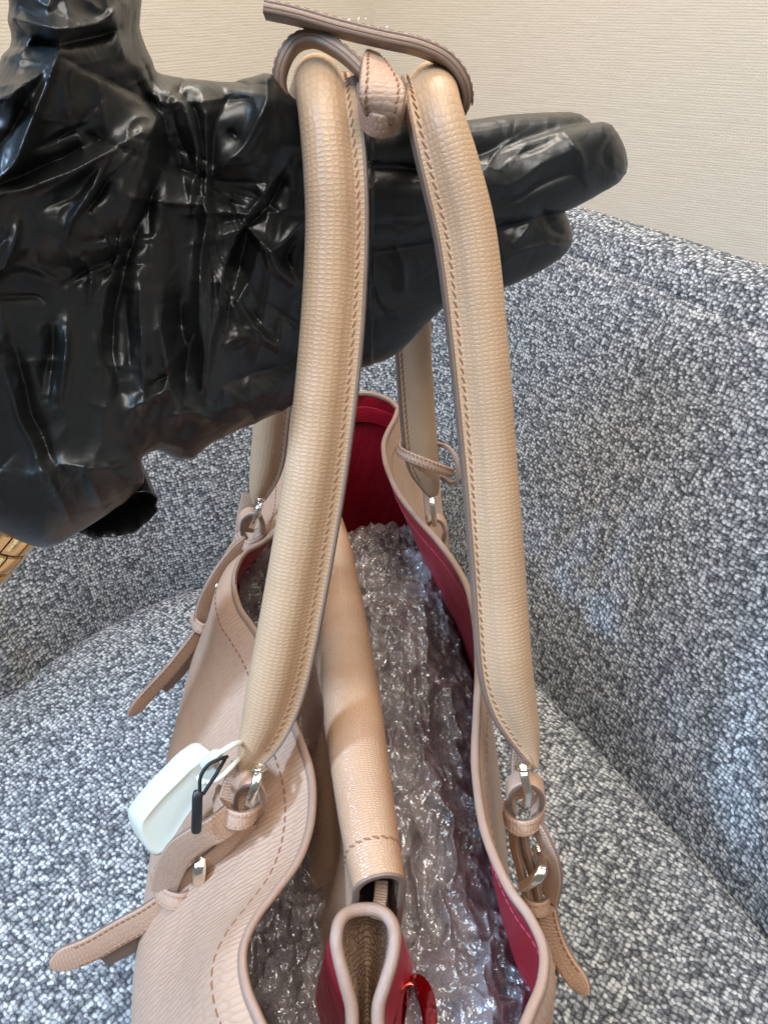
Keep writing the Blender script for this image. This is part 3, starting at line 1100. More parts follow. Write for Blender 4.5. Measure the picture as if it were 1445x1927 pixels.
# inner face so that the open end has thickness
nr = unit(np.cross(np.gradient(rows, axis=0), np.gradient(rows, axis=1)))
if nr[40, 110, 2] > 0:
    nr = -nr
inner = rows + nr * .0022
grid('divider_lining', inner, M['crinkle'], div)
mid = (rows[-1] + inner[-1]) / 2
pr_ = rrect(.0030, .0022, .0008)
tmid, f1, f2 = frames(mid[6:-6], tdir[-1])
grid('edge_trim', sweep(mid[6:-6], f1, f2, rrect(.0016, .0032, .0006)), M['edge'], div, closed=True, caps=True)
stitches('stitching', (rows[-5] - nr[-5] * .0003)[92:129], -nr[-5][92:129], .0040, .0036, .00038, M['thread'], div, amp=.4)

# zip pull lace running into the open end
lace = spline([P(718, 1660, .352), P(716, 1690, .346), P(712, 1712, .340), P(708, 1730, .338)], 20)
ribbon('zip_lace', lace, RIGHT, .0062, .0030, M['strap'], div)
stitches('stitching', lace - FWD * .0017, -FWD, .0028, .0024, .0003, M['thread'], div)

# ---- end piece of the divider: a bottle-shaped bound edge with crinkled leather folded inside
loop = [(650, 2030, .300), (660, 1960, .306), (662, 1900, .310), (650, 1850, .313), (637, 1800, .317), (633, 1765, .320), (640, 1733, .324), (660, 1716, .328), (690, 1711, .330), (718, 1716, .329),
        (737, 1736, .326), (743, 1765, .322), (738, 1805, .318), (724, 1852, .314), (712, 1895, .311), (713, 1950, .307), (722, 2030, .300)]
lp = spline(PP(loop), 140)
tube('divider_binding', lp, .0028, M['rim'], bag, n=14)
rows = []
nl = len(lp) // 2
for k in range(nl):
    a, b = lp[k], lp[-1 - k]
    u_ = np.linspace(0, 1, 24)[:, None]
    f = k / (nl - 1)
    depth_ = (.030 * np.sin(u_ * math.pi) ** .7) * (1 - f ** 6)
    w = a * (1 - u_) + b * u_ + FWD * depth_ + np.array([0, 0, -1.0]) * depth_ * .5
    rows.append(w)
grid('divider_end', np.array(rows), M['crinkle'], bag)
# red lining falling away on both outer sides of that end piece
for sgn_, seg in ((-1, lp[:62]), (1, lp[-62:])):
    rws = []
    for f in np.linspace(0, 1, 18):
        rws.append(seg + RIGHT * sgn_ * (.0016 + .013 * f ** .8) + np.array([0, .01, -1.0]) * (.075 * f) + FWD * .003)
    grid('end_lining', np.array(rws).transpose(1, 0, 2), M['lining'], bag)
# polished ring of the snap strap inside
ang = np.linspace(0, 2 * math.pi, 61)[:-1]
rc = P(778, 1935, .330)
rg = rc[None] + np.cos(ang)[:, None] * (RIGHT * .0072 + FWD * .0025) + np.sin(ang)[:, None] * (UP * .0165 + FWD * .004)
tr_, e1, e2 = frames(np.vstack([rg, rg[:1]]), FWD * .7 + RIGHT * .7)
grid('snap_ring', sweep(np.vstack([rg, rg[:1]]), e1, e2, rrect(.0085, .0022, .0008)), metal('ring_metal', (.50, .07, .06), .10), bag, closed=True)  # red metal colour paints in the reflection of the lining

# ------------------------------------------------------------------ bubble wrap filling the two halves
def wrap_sheet(name, xl, xr, y0, y1, zf, seed, mat, label, n=(110, 300)):
    ys = np.linspace(y0, y1, n[1])
    u_ = np.linspace(0, 1, n[0])
    X = np.array([xl(y) * (1 - u_) + xr(y) * u_ for y in ys])
    Y = np.broadcast_to(ys[:, None], X.shape)
    a, b = X * 1000, Y * 1000                       # millimetres
    wx = a + 9 * vnoise(a / 12, b / 12, seed) + 4 * vnoise(a / 5, b / 5, seed + 1)
    wy = b + 9 * vnoise(a / 12, b / 12, seed + 2) + 4 * vnoise(a / 5, b / 5, seed + 3)
    rid = 1 - np.abs(2 * vnoise(wx / 15, wy / 26, seed + 4) - 1)
    rid2 = 1 - np.abs(2 * vnoise(wx / 5.5, wy / 8, seed + 5) - 1)
    big = vnoise(a / 38, b / 60, seed + 6)
    # bubbles in staggered rows
    row = np.floor(wy / 8.6)
    fx = ((wx + row * 5) / 10) % 1 - .5
    fy = (wy / 8.6) % 1 - .5
    bub = np.sqrt(np.clip(1 - (fx ** 2 + fy ** 2) / .16, 0, 1))
    Z = zf(X, Y) + .016 * (big - .5) + .010 * (rid ** 3 - .3) + .0032 * (rid2 ** 3 - .3) + .0026 * bub * (.4 + .6 * vnoise(a / 20, b / 20, seed + 9))
    o = grid(name, np.stack([X, Y, Z], -1), mat)
    if label:
        tag(o, label, 'bubble wrap')
    return o


def div_x(y):
    return np.interp(y, sp[::-1, 1], sp[::-1, 0]) if sp[0, 1] > sp[-1, 1] else np.interp(y, sp[:, 1], sp[:, 0])


def lin_x(L, y, zz):
    k = np.argmin(np.abs(L[:, 0, 1] - y))
    return np.interp(-zz, -L[k, :, 2], L[k, :, 0])


yr = (.13, .585)
zr = lambda X, Y: .628 + .016 * np.sin((Y - .1) * 9) - .04 * np.clip((Y - .50) / .1, 0, 1) - .9 * np.clip(X - .035 - .02 * np.sin(Y * 14), 0, .05)
wrap_sheet('bubble_wrap', lambda y: div_x(y) + .006, lambda y: lin_x(LIN_R, y, .60) - .004, yr[0], yr[1], zr, 11, M['wrap'],
           'crumpled clear bubble wrap stuffed between the divider and the red-lined side')
zl = lambda X, Y: .618 - .02 * np.clip((Y - .42) / .1, 0, 1)
wrap_sheet('bubble_wrap', lambda y: lin_x(LIN_L, y, .61) + .016, lambda y: div_x(y) - .012, .13, .56, zl, 47, M['wrap'],
           'crumpled clear bubble wrap in the shaded half beside the tag side')
wr2 = wrap_sheet('bubble_wrap', lambda y: div_x(y) + .004, lambda y: lin_x(LIN_R, y, .58) - .006, .13, .60, lambda X, Y: zr(X, Y) - .026, 77, M['wrap'],
           'lower folded layer of bubble wrap under the crumpled sheet by the red lining', n=(60, 170))
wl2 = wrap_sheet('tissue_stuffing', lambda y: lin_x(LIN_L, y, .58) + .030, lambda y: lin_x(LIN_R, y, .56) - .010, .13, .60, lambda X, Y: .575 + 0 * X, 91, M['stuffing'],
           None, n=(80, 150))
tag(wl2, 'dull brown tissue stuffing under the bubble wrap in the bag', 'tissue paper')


# ------------------------------------------------------------------ strap knotted round the two handle tops
tie = empty('tie_strap', P(700, 200, .30), 'narrow stitched leather strap knotted round the tops of both handles', 'strap')
tw = FWD * .97 + UP * .30
pa = spline(PP([(800, 232, .340), (850, 222, .330), (872, 192, .318), (866, 152, .309), (838, 116, .303), (790, 92, .299), (720, 76, .297), (640, 57, .295), (560, 34, .293), (499, 21, .292)]), 90)
upper = ribbon('strap_end', pa, tw, .0115, .0038, M['edge_pale'], tie)
pb = spline(PP([(712, 176, .302), (690, 148, .301), (662, 118, .300), (628, 92, .300), (590, 76, .302), (556, 86, .305), (535, 118, .307), (529, 155, .311), (540, 190, .318), (565, 212, .328), (600, 222, .336)]), 90)
lowr = ribbon('strap_loop', pb, tw, .0115, .0040, M['edge_pale'], tie)
for nm_, pth, par in (('strap_face', pa, upper), ('strap_face', pb, lowr)):
    t, e1, e2 = frames(pth, tw)
    cen = pth.mean(0) if nm_ == 'x' else P(700, 180, .30)
    out_ = e2 * np.sign(((pth - cen) * e2).sum(1))[:, None]
    out_ = np.where((e2 @ UP)[:, None] > 0, e2, -e2) if pth is pa else out_
    ribbon(nm_, pth + out_ * .0020, tw, .0108, .0012, M['strap'], par)
    ribbon('glue_line', pth - e1 * (.00575 * np.sign(e1[len(e1) // 2] @ FWD)), e2, .0005, .0004, M['thread'], par)
    for off in (-.0040, .0040):
        stitches('stitching', pth + e1 * off + out_ * .0028, out_, .0036, .0030, .00032, M['thread'], par)
kn = spline([np.concatenate([P(a, b, d), [w]]) for a, b, d, w in
             [(700, 106, .304, .0065), (708, 128, .293, .0120), (717, 158, .287, .0168), (719, 186, .286, .0172), (718, 212, .290, .0150), (716, 232, .299, .0110)]], 50)
knot = ribbon('knot', kn[:, :3], IMG(.90, .36, .05), kn[:, 3], .0044, M['strap'], tie)
t, e1, e2 = frames(kn[:, :3], IMG(.90, .36, .05))
e2 = np.where((e2 @ FWD)[:, None] > 0, -e2, e2)
for off in (-.34, .34):
    stitches('stitching', (kn[:, :3] + e1 * (kn[:, 3:] * off) + e2 * .0024)[8:-5], e2[8:-5], .0034, .0030, .00036, M['thread'], knot, amp=.25)
ribbon('knot_band', spline(PP([(678, 178, .306), (684, 215, .298), (704, 233, .293), (730, 234, .293), (752, 214, .297), (760, 180, .305)]), 40), IMG(-.1, .5, .85), .010, .0034, M['strap'], tie)
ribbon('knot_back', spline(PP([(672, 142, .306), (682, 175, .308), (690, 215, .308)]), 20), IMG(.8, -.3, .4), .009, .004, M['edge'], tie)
# white fibres put in for the glint on the edge of the strap end
rng = np.random.RandomState(4)
fib = []
for k in range(18):
    q = pa[int(len(pa) * (.60 + .20 * rng.rand()))] + UP * .0032 + FWD * (rng.rand() - .7) * .008
    fib.append((q, unit(np.array([rng.randn(), rng.randn(), .8 + rng.rand()]))))
V, F = [], []
for q, dr in fib:
    o = len(V)
    sd = unit(np.cross(dr, FWD)) * .0003
    L_ = .0005 + .0008 * rng.rand()
    V += [q - sd, q + sd, q + dr * L_ + RIGHT * .0004, q + FWD * .0004]
    F += [(o, o + 1, o + 2), (o + 1, o + 3, o + 2), (o + 3, o, o + 2)]
fo = raw('glint_fibres', V, F, M['glint'], upper, smooth=False)
fo['kind'] = 'stuff'

# ------------------------------------------------------------------ cord on the far leg of the right handle
cordo = empty('leather_cord', P(800, 880, .52), 'short stitched leather cord looped round the far leg of the right handle', 'cord')
cp = spline(PP([(764, 838, .548), (752, 842, .530), (756, 852, .516), (776, 862, .508), (806, 874, .508), (832, 884, .514), (849, 890, .524)]), 60)
c1 = ribbon('cord_band', cp, IMG(-.35, 1, .1), .0070, .0030, M['strap'], cordo)
t, e1, e2 = frames(cp, IMG(-.35, 1, .1))
e2 = np.where((e2 @ FWD)[:, None] > 0, -e2, e2)
for off in (-.0018, .0018):
    stitches('stitching', cp + e1 * off + e2 * .0017, e2, .0030, .0026, .00034, M['thread'], c1, amp=.5)
cp2 = spline(PP([(826, 836, .536), (843, 843, .528), (856, 860, .523), (862, 884, .522), (860, 904, .524), (848, 908, .528), (834, 900, .534)]), 50)
ribbon('cord_loop', cp2, IMG(.2, -.1, 1), .0065, .0028, M['strap'], cordo)

# ------------------------------------------------------------------ white anti-theft tag and black seal
stag = empty('security_tag', P(300, 1600, .385), 'white plastic security tag lying on the leather side by the front belt', 'security tag')
face = [(378, 1430), (396, 1420), (412, 1426), (416, 1444), (402, 1472), (378, 1503), (354, 1535), (325, 1580), (300, 1611), (284, 1606), (270, 1586), (262, 1558), (272, 1538), (304, 1500), (342, 1462), (362, 1442)]
fc = spline(np.array([np.concatenate([P(a, b, .358 + (b - 1420) * .00012), [0]])[:3] for a, b in face]), 72, closed=True)
cen = fc.mean(0)
back = IMG(-.62, -.16, .76)
nrm = unit(np.cross(fc[18] - fc[0], fc[36] - fc[0]))
if nrm @ FWD > 0:
    nrm = -nrm
rows = []
for sc_, dp in ((.0, .0000), (.5, .0000), (.86, .0000), (.90, -.0003), (.94, -.0004), (.985, .0004), (1.0, .0016), (1.0, .0135), (.975, .0160), (.92, .0170), (.0, .0170)):
    rows.append(cen + (fc - cen) * sc_ + back * dp)
grid('tag_body', np.array(rows), M['white'], stag, closed=True)
tube('tag_socket', spline(PP([(386, 1440, .357), (398, 1429, .353), (410, 1419, .350)]), 12), [.0020] + [.0031] * 10 + [.0026], M['white'], stag)
tube('tag_loop', spline(PP([(404, 1424, .351), (420, 1413, .348), (440, 1401, .350), (455, 1398, .358), (462, 1408, .366), (452, 1424, .362), (440, 1438, .354), (420, 1458, .348), (400, 1470, .347), (386, 1472, .349), (374, 1464, .355)]), 70), .00125, M['cord_white'], stag, n=10)
seal = empty('seal_tag', P(370, 1560, .36), 'small black plastic seal hanging on a black string over the white tag', 'seal tag')
pth = spline(PP([(376, 1488, .347), (372, 1500, .346), (371, 1530, .346), (370, 1556, .347), (370, 1564, .348)]), 24)
blk = ribbon('seal_block', pth, IMG(.93, .1, .35), [.0028] + [.0046] * 21 + [.0044, .0036], .0034, M['black'], seal)
for q in ([(376, 1492, .346), (378, 1462, .344), (392, 1440, .343), (412, 1429, .345), (428, 1424, .350)], [(383, 1494, .347), (396, 1474, .346), (410, 1452, .346), (424, 1428, .351)]):
    tube('string', spline(PP(q), 40), .00085, M['string'], seal, n=8)

# ------------------------------------------------------------------ gold bracelet at the cuff
brc = empty('bracelet', P(-20, 1080, .36), 'gold link bracelet showing below the cuff of the black glove', 'bracelet')
along = unit(IMG(-.66, .74, .10))
acr = unit(IMG(.80, .58, 0) - along * (IMG(.80, .58, 0) @ along))
nrm = np.cross(along, acr)
if nrm @ FWD > 0:
    nrm = -nrm
WR = .0265                                         # wrist radius
wrist = P(70, 1020, .352) - acr * (WR + .0042)     # its outline passes just left of this point
for row in range(-2, 3):
    nlk = 17
    for q in range(nlk):
        ph = (q + (.5 if row % 2 else 0)) / nlk * 2 * math.pi
        a_ = np.linspace(-1, 1, 9) * (math.pi / nlk) * .93 + ph
        pth = wrist + along * (.0112 * row + .004) + (np.cos(a_)[:, None] * acr * 1.0 + np.sin(a_)[:, None] * nrm * .86) * (WR + .0022)
        ribbon('link', pth, along, .0106, .0034, M['gold'], brc)

# ------------------------------------------------------------------ gloved hand
def poly_sd(pts, X, Y):
    """signed distance to a smooth closed outline, positive inside, photo pixels"""
    c = spline(np.concatenate([np.array(pts, float), np.zeros((len(pts), 1))], 1), len(pts) * 5, closed=True)[:, :2]
    best = np.full(X.shape, 1e9)
    ins = np.zeros(X.shape, bool)
    for a, b in zip(c, np.roll(c, -1, 0)):
        ab = b - a
        t = np.clip(((X - a[0]) * ab[0] + (Y - a[1]) * ab[1]) / (ab @ ab + 1e-9), 0, 1)
        best = np.minimum(best, (X - a[0] - ab[0] * t) ** 2 + (Y - a[1] - ab[1] * t) ** 2)
        cond = (a[1] > Y) != (b[1] > Y)
        xs = a[0] + (Y - a[1]) / (b[1] - a[1] + 1e-12) * ab[0]
        ins ^= cond & (X < xs)
    return np.where(ins, 1, -1) * np.sqrt(best)


def hand_d(px, py):
    return np.interp(px, [-90, 100, 300, 500, 620, 900, 1180], [.262, .282, .312, .345, .362, .390, .420]) + (py - 400) * np.interp(px, [250, 560], [.00006, .00015])


STEP = 2.7
gxs = np.arange(-178, 1200, STEP)
gys = np.arange(-172, 1040, STEP)
gs = np.arange(-.046, .042, .0013)
GX, GY = np.meshgrid(gxs, gys, indexing='ij')
WC = hand_d(GX, GY)
PXM = WC / FPX
LAYERS = [  # outline, rounding radius, depth offset, flatness
    ([(20, -140), (24, 20), (28, 72), (18, 102), (-4, 132), (-60, 215), (-130, 300), (-130, 480), (60, 520), (240, 480), (310, 300), (296, 190), (278, 142), (264, 100), (255, 40), (252, -140)], .020, -.006, .85),
    ([(-130, 260), (40, 190), (190, 150), (278, 148), (322, 159), (375, 161), (430, 153), (478, 148), (502, 149), (523, 164), (560, 196), (612, 215), (640, 250), (655, 330), (660, 450), (662, 600), (672, 670),
      (660, 690), (620, 718), (545, 762), (490, 785), (440, 806), (400, 828), (355, 863), (325, 856), (298, 842), (272, 850), (257, 866), (264, 896), (246, 930), (210, 958), (170, 985), (122, 1011),
      (84, 1021), (40, 1009), (-10, 990), (-130, 960)], .019, .0, 1.0),
    ([(600, 195), (700, 238), (800, 232), (880, 226), (950, 217), (1020, 212), (1084, 213), (1112, 234), (1100, 268), (1040, 306), (900, 340), (700, 358), (560, 370)], .0150, .009, .95),
    ([(620, 335), (800, 318), (895, 297), (985, 263), (1060, 243), (1120, 234), (1148, 235), (1167, 260), (1180, 300), (1176, 330), (1130, 363), (1060, 398), (960, 424), (800, 462), (560, 490)], .0160, -.003, .95),
    ([(620, 455), (800, 432), (925, 406), (1000, 391), (1048, 388), (1068, 410), (1077, 440), (1072, 466), (1030, 502), (955, 538), (850, 572), (700, 606), (560, 610)], .0150, .005, .95),
    ([(600, 560), (700, 536), (830, 496), (866, 512), (858, 552), (806, 606), (748, 664), (700, 685), (640, 694), (560, 690)], .0140, .010, .95),
]
FIELD = None
for pts, r, off, flat in LAYERS:
    sd = poly_sd(pts, GX, GY) * PXM
    base = (r - np.minimum(sd, r)).astype(np.float32)
    f = np.sqrt(base[:, :, None] ** 2 + (((gs - off) * flat).astype(np.float32) ** 2)[None, None]) - np.float32(r)
    if FIELD is None:
        FIELD = f
    else:
        k = np.float32(.0020)
        h = np.clip(.5 + .5 * (FIELD - f) / k, 0, 1)
        FIELD = FIELD * (1 - h) + f * h - k * h * (1 - h)

# folds of the loose glove, drawn as crests (plus) and valleys (minus): outline, half width in photo pixels, height in metres
FOLDS = [
    ([(318, 172), (350, 204), (366, 236), (373, 280), (367, 335), (352, 398)], 10, .0050), ([(338, 176), (368, 208), (380, 240), (384, 300), (376, 372)], 9, -.0060),
    ([(392, 215), (390, 280), (389, 360), (383, 430), (380, 560), (384, 690), (392, 760)], 11, .0062), ([(425, 190), (408, 250), (404, 330), (402, 450), (404, 600)], 12, -.0052),
    ([(505, 152), (504, 190), (488, 232), (456, 284), (402, 330)], 9, .0040), ([(455, 262), (432, 240)], 6, -.0025),
    ([(534, 318), (492, 372), (452, 438), (426, 500), (412, 560), (398, 650), (392, 720)], 10, .0062), ([(552, 300), (506, 384), (462, 440), (440, 505), (424, 600)], 13, -.0075),
    ([(572, 410), (528, 458), (510, 478), (522, 515), (545, 540)], 8, .0055), ([(560, 440), (535, 480), (545, 515)], 9, -.0050),
    ([(496, 446), (482, 508), (462, 545), (440, 580)], 7, .0042), ([(470, 440), (455, 500), (440, 540)], 8, -.0040),
    ([(-60, 402), (0, 372), (100, 332), (190, 297), (268, 252)], 10, .0042), ([(-60, 372), (20, 338), (110, 296), (190, 268)], 14, -.0050),
    ([(202, 305), (172, 358), (142, 408), (124, 450)], 8, .0042), ([(206, 330), (182, 372), (158, 404)], 7, -.0040),
    ([(300, 190), (284, 270), (252, 380), (222, 480), (202, 560), (196, 640)], 22, .0048), ([(318, 300), (284, 372), (254, 448), (226, 540), (216, 640), (222, 740)], 15, -.0068),
    ([(96, 146), (62, 220), (20, 312), (-30, 372)], 8, .0052), ([(-40, 200), (30, 168), (88, 128)], 14, .0045), ([(40, 210), (0, 270), (-50, 320)], 14, -.0040),
    ([(24, 36), (100, 50), (180, 38), (240, 12)], 12, .0045), ([(50, 70), (106, 82), (160, 66), (230, 50)], 11, -.0042), ([(108, 55), (112, 110), (98, 148)], 9, .0035),
    ([(128, 600), (122, 660), (117, 720), (112, 770)], 8, .0040), ([(100, 600), (96, 680), (92, 750)], 10, -.0034),
    ([(20, 640), (52, 740), (92, 850), (112, 880)], 12, -.0048), ([(0, 680), (34, 770), (62, 850), (90, 905)], 10, .0036),
    ([(336, 726), (290, 748), (246, 774)], 10, .0040), ([(338, 700), (300, 715), (262, 742)], 10, -.0036),
    ([(420, 664), (442, 642), (468, 632), (478, 646)], 8, .0040), ([(438, 556), (476, 606), (518, 652), (534, 600)], 9, .0046), ([(470, 580), (500, 620)], 8, -.0040),
    ([(326, 786), (358, 772), (396, 790)], 8, .0036), ([(90, 900), (112, 942), (130, 985)], 8, .0032), ([(160, 880), (180, 920), (190, 955)], 12, .0030),
    ([(60, 890), (120, 872), (190, 884), (255, 870)], 12, .0030), ([(300, 560), (306, 640), (318, 700), (330, 780)], 12, .0044), ([(344, 560), (346, 650), (352, 760)], 12, -.0046),
    ([(690, 482), (700, 520), (722, 578)], 6, .0038), ([(700, 512), (712, 560), (728, 590)], 6, -.0036), ([(748, 470), (760, 500), (764, 545)], 6, .0022),
    ([(690, 420), (760, 418), (806, 410)], 6, -.0020), ([(900, 380), (960, 372), (1040, 340), (1100, 322)], 9, -.0026), ([(920, 352), (1000, 330), (1060, 292)], 10, .0020),
    ([(1060, 250), (1090, 300), (1096, 345)], 9, .0020), ([(960, 470), (985, 440), (1000, 410)], 8, .0024), ([(940, 500), (970, 478), (1010, 470), (1050, 462)], 8, .0022),
    ([(1020, 396), (1036, 430), (1062, 446)], 9, -.0026), ([(1148, 250), (1140, 300), (1168, 330)], 9, -.0020), ([(960, 300), (1020, 282), (1050, 262)], 8, -.0018),
    ([(430, 720), (470, 705), (520, 690), (560, 660)], 12, -.0036), ([(440, 770), (500, 735), (545, 700)], 12, .0032), ([(260, 150), (300, 215), (316, 260)], 10, -.0034),
    ([(-40, 520), (40, 500), (110, 520)], 8, .0020), ([(-20, 560), (60, 552), (90, 570)], 7, -.0018), ([(30, 420), (24, 470), (0, 520)], 9, .0026),
    ([(150, 480), (176, 520), (170, 580)], 9, .0030), ([(240, 560), (250, 640), (246, 700)], 12, -.0040), ([(262, 520), (272, 620), (270, 720), (262, 800)], 10, .0036),
]
H = np.zeros(GX.shape)
jx = 14 * (vnoise(GX / 60, GY / 60, 5) - .5)
jy = 14 * (vnoise(GX / 60, GY / 60, 7) - .5)
for pts, wd, ht in FOLDS:
    c = spline(np.concatenate([np.array(pts, float), np.zeros((len(pts), 1))], 1), 36)[:, :2]
    best = np.full(GX.shape, 1e9)
    tt_ = np.zeros(GX.shape)
    for q in range(35):
        a, b = c[q], c[q + 1]
        ab = b - a
        t = np.clip(((GX + jx - a[0]) * ab[0] + (GY + jy - a[1]) * ab[1]) / (ab @ ab + 1e-9), 0, 1)
        d2 = (GX + jx - a[0] - ab[0] * t) ** 2 + (GY + jy - a[1] - ab[1] * t) ** 2
        m = d2 < best
        best[m] = d2[m]
        tt_[m] = ((q + t) / 35)[m]
    dd = np.sqrt(best + 2) / (wd * 1.35)
    H += ht * 1.5 * np.exp(-dd ** 1.1) * np.sin(np.clip(tt_, .04, .96) * math.pi) ** .45
# many short creases of the thin film
rng = np.random.RandomState(12)
def crease(cx, cy, ang_, ln, wd, ht, bend):
    R_ = ln / 2 + wd * 5
    i0, i1 = np.searchsorted(gxs, [cx - R_, cx + R_])
    j0, j1 = np.searchsorted(gys, [cy - R_, cy + R_])
    if i1 - i0 < 2 or j1 - j0 < 2:
        return
    X_ = GX[i0:i1, j0:j1] + jx[i0:i1, j0:j1] - cx
    Y_ = GY[i0:i1, j0:j1] + jy[i0:i1, j0:j1] - cy
    u_ = X_ * math.cos(ang_) + Y_ * math.sin(ang_)
    v_ = -X_ * math.sin(ang_) + Y_ * math.cos(ang_)
    v_ = v_ + bend * (u_ / ln) ** 2 * ln
    tp = np.clip(1 - (np.abs(u_) / (ln / 2)) ** 2, 0, 1)
    sgn_ = np.where(v_ > 0, 1.0, 1.9)
    H[i0:i1, j0:j1] += ht * tp * np.exp(-np.abs(v_) / wd * sgn_)
for k in range(105, 235):
    cx = rng.uniform(-60, 600) if k < 190 else rng.uniform(640, 1160)
    cy = rng.uniform(0, 980) if k < 190 else rng.uniform(220, 650)
    if k < 190:
        fan = math.atan2(cy - 180, cx - 330 + 1e-3)                # folds run out from the root of the thumb
        ang_ = fan + rng.normal(0, .45) if rng.rand() < .7 else rng.uniform(0, math.pi)
        crease(cx, cy, ang_, rng.uniform(40, 150), rng.uniform(6, 16), rng.choice([-1, 1]) * rng.uniform(.0005, .0020), rng.uniform(-.5, .5))
    else:
        crease(cx, cy, rng.normal(-.25, .6), rng.uniform(30, 90), rng.uniform(4, 10), rng.choice([-1, 1]) * rng.uniform(.0004, .0014), rng.uniform(-.5, .5))
for k in range(34):
    ox_, oy_ = (560, 400) if k % 2 else (320, 190)
    a_ = rng.uniform(2.0, 4.0) if k % 2 else rng.uniform(.9, 2.9)
    rr = rng.uniform(90, 420)
    crease(ox_ + rr * math.cos(a_), oy_ + rr * math.sin(a_), a_ + rng.normal(0, .12), rng.uniform(140, 320), rng.uniform(9, 20), rng.choice([-1, 1]) * rng.uniform(.0015, .0036), rng.uniform(-.3, .3))
wx_ = GX + 40 * vnoise(GX / 90, GY / 90, 21) + 6 * vnoise(GX / 40, GY / 40, 22)
wy_ = GY + 40 * vnoise(GX / 90, GY / 90, 23) + 6 * vnoise(GX / 40, GY / 40, 24)
crum = (1 - np.abs(2 * vnoise(wx_ / 95, wy_ / 210, 25) - 1)) ** 2 * .0034 + (1 - np.abs(2 * vnoise(wx_ / 60, wy_ / 75, 26) - 1)) ** 3 * .0010
crum *= np.where(GX < 700, 1, .35)
H = (H * .95 + crum).astype(np.float32)
front = (1 / (1 + np.exp(gs / .004))).astype(np.float32)
FIELD -= H[:, :, None] * (front * .85 + .15)[None, None]


def surface_nets(D):
    nx, ny, nz = D.shape
    S = D < 0
    c = S[:-1, :-1, :-1].astype(np.int8)
    tot = np.zeros(c.shape, np.int8)
    for a in (0, 1):
        for b in (0, 1):
            for e in (0, 1):
                tot += S[a:nx - 1 + a, b:ny - 1 + b, e:nz - 1 + e]
    act = (tot > 0) & (tot < 8)
    I = np.argwhere(act)
    idx = np.full(act.shape, -1, np.int64)
    idx[act] = np.arange(len(I))
    acc = np.zeros((len(I), 3))
    cnt = np.zeros(len(I))
    corners = [(a, b, e) for a in (0, 1) for b in (0, 1) for e in (0, 1)]
    vals = {q: D[I[:, 0] + q[0], I[:, 1] + q[1], I[:, 2] + q[2]].astype(float) for q in corners}
    for q in corners:
        for ax in range(3):
            if q[ax] == 0:
                p = list(q)
                p[ax] = 1
                p = tuple(p)
                va, vb = vals[q], vals[p]
                m = (va < 0) != (vb < 0)
                t = np.where(m, va / (va - vb + 1e-20), 0)
                for k in range(3):
                    acc[:, k] += np.where(m, q[k] + (t if k == ax else 0), 0)
                cnt += m
    V = I + acc / cnt[:, None]
    Q = []
    for ax in range(3):
        o1, o2 = [(1, 2), (2, 0), (0, 1)][ax]
        sl0 = [slice(None)] * 3
        sl1 = [slice(None)] * 3
        sl0[ax] = slice(0, -1)
        sl1[ax] = slice(1, None)
        for s_in, rev in ((True, False), (False, True)):
            a = S[tuple(sl0)]
            b = S[tuple(sl1)]
            e = np.argwhere((a & ~b) if s_in else (~a & b))
            ok = (e[:, o1] > 0) & (e[:, o2] > 0) & (e[:, o1] < D.shape[o1] - 1) & (e[:, o2] < D.shape[o2] - 1)
            e = e[ok]
            q = []
            for da, db in ((1, 1), (0, 1), (0, 0), (1, 0)):
                k = e.copy()
                k[:, o1] -= da
                k[:, o2] -= db
                q.append(idx[k[:, 0], k[:, 1], k[:, 2]])
            q = np.stack(q, 1)
            Q.append(q[:, ::-1] if rev else q)
    return V, np.vstack(Q)


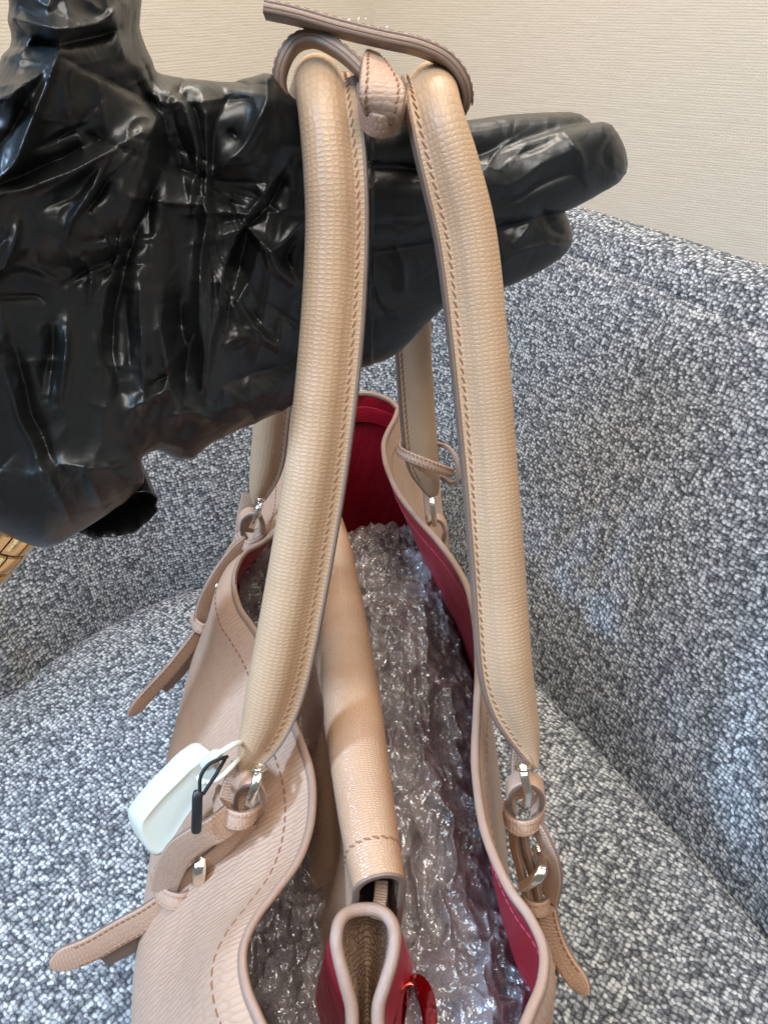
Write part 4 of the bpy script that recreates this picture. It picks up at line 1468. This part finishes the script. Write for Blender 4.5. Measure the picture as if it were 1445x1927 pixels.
GV, GQ = surface_nets(FIELD)
gpx, gpy = gxs[0] + GV[:, 0] * STEP, gys[0] + GV[:, 1] * STEP
gd = hand_d(gpx, gpy) + gs[0] + GV[:, 2] * .0013
GP = CAM + RIGHT * ((gpx - 722.5) / FPX * gd)[:, None] + UP * ((963.5 - gpy) / FPX * gd)[:, None] + FWD * gd[:, None]
hand = fast_mesh('gloved_hand', GP, GQ, M['glove'])
sm = hand.modifiers.new('smooth', 'SMOOTH')
sm.factor = .5
sm.iterations = 2
tag(hand, 'open hand in a loose shiny black disposable glove holding up the bag handles', 'hand')
# the turned-up mouth of the glove
cc = P(214, 958, .349)
ax_ = unit(IMG(.30, .80, -.52))
u1 = unit(IMG(.94, -.34, 0) - ax_ * (IMG(.94, -.34, 0) @ ax_))
u2 = np.cross(ax_, u1)
rows = []
ang = np.linspace(0, 2 * math.pi, 96, endpoint=False)
wob = 1 + .05 * np.sin(3 * ang + .5) + .03 * np.sin(7 * ang) + .02 * np.sin(13 * ang + 2)
for ax_off, rr in ((-.045, .0100), (-.030, .0135), (-.016, .0165), (-.004, .0188), (.0015, .0198), (.0030, .0201), (.0036, .0199), (.0032, .0195), (-.001, .0186), (-.012, .0160), (-.028, .0115), (-.042, .004)):
    w_ = 1 + (wob - 1) * (1 + 20 * max(0, .003 - ax_off))
    rows.append(cc + ax_ * ax_off + np.cos(ang)[:, None] * u1 * (rr * w_)[:, None] + np.sin(ang)[:, None] * u2 * (rr * w_)[:, None] * .80)
grid('cuff', np.array(rows), M['film'], hand, closed=True)
# the forearm that leaves the glove at its lower left, under the bracelet
skin = Nodes('skin')
nz = skin.noise(skin.obj(), 60, 4)
skin.set(skin.mix(nz.outputs['Fac'], (.42, .24, .17), (.52, .31, .23)), .5, 0, .4, Subsurface_Weight=.1)
ta = np.linspace(-.07, .20, 30)
rad = WR - .0008 + .010 * np.clip((ta - .02) / .2, 0, 1)
ring_ = circle(40)
fa = [wrist + along * t_ + (ring_[:, :1] * acr + ring_[:, 1:] * nrm * .86) * r_ - acr * max(0, r_ - WR) for t_, r_ in zip(ta, rad)]
grid('forearm', np.array(fa), skin.m, hand, closed=True, caps=True)
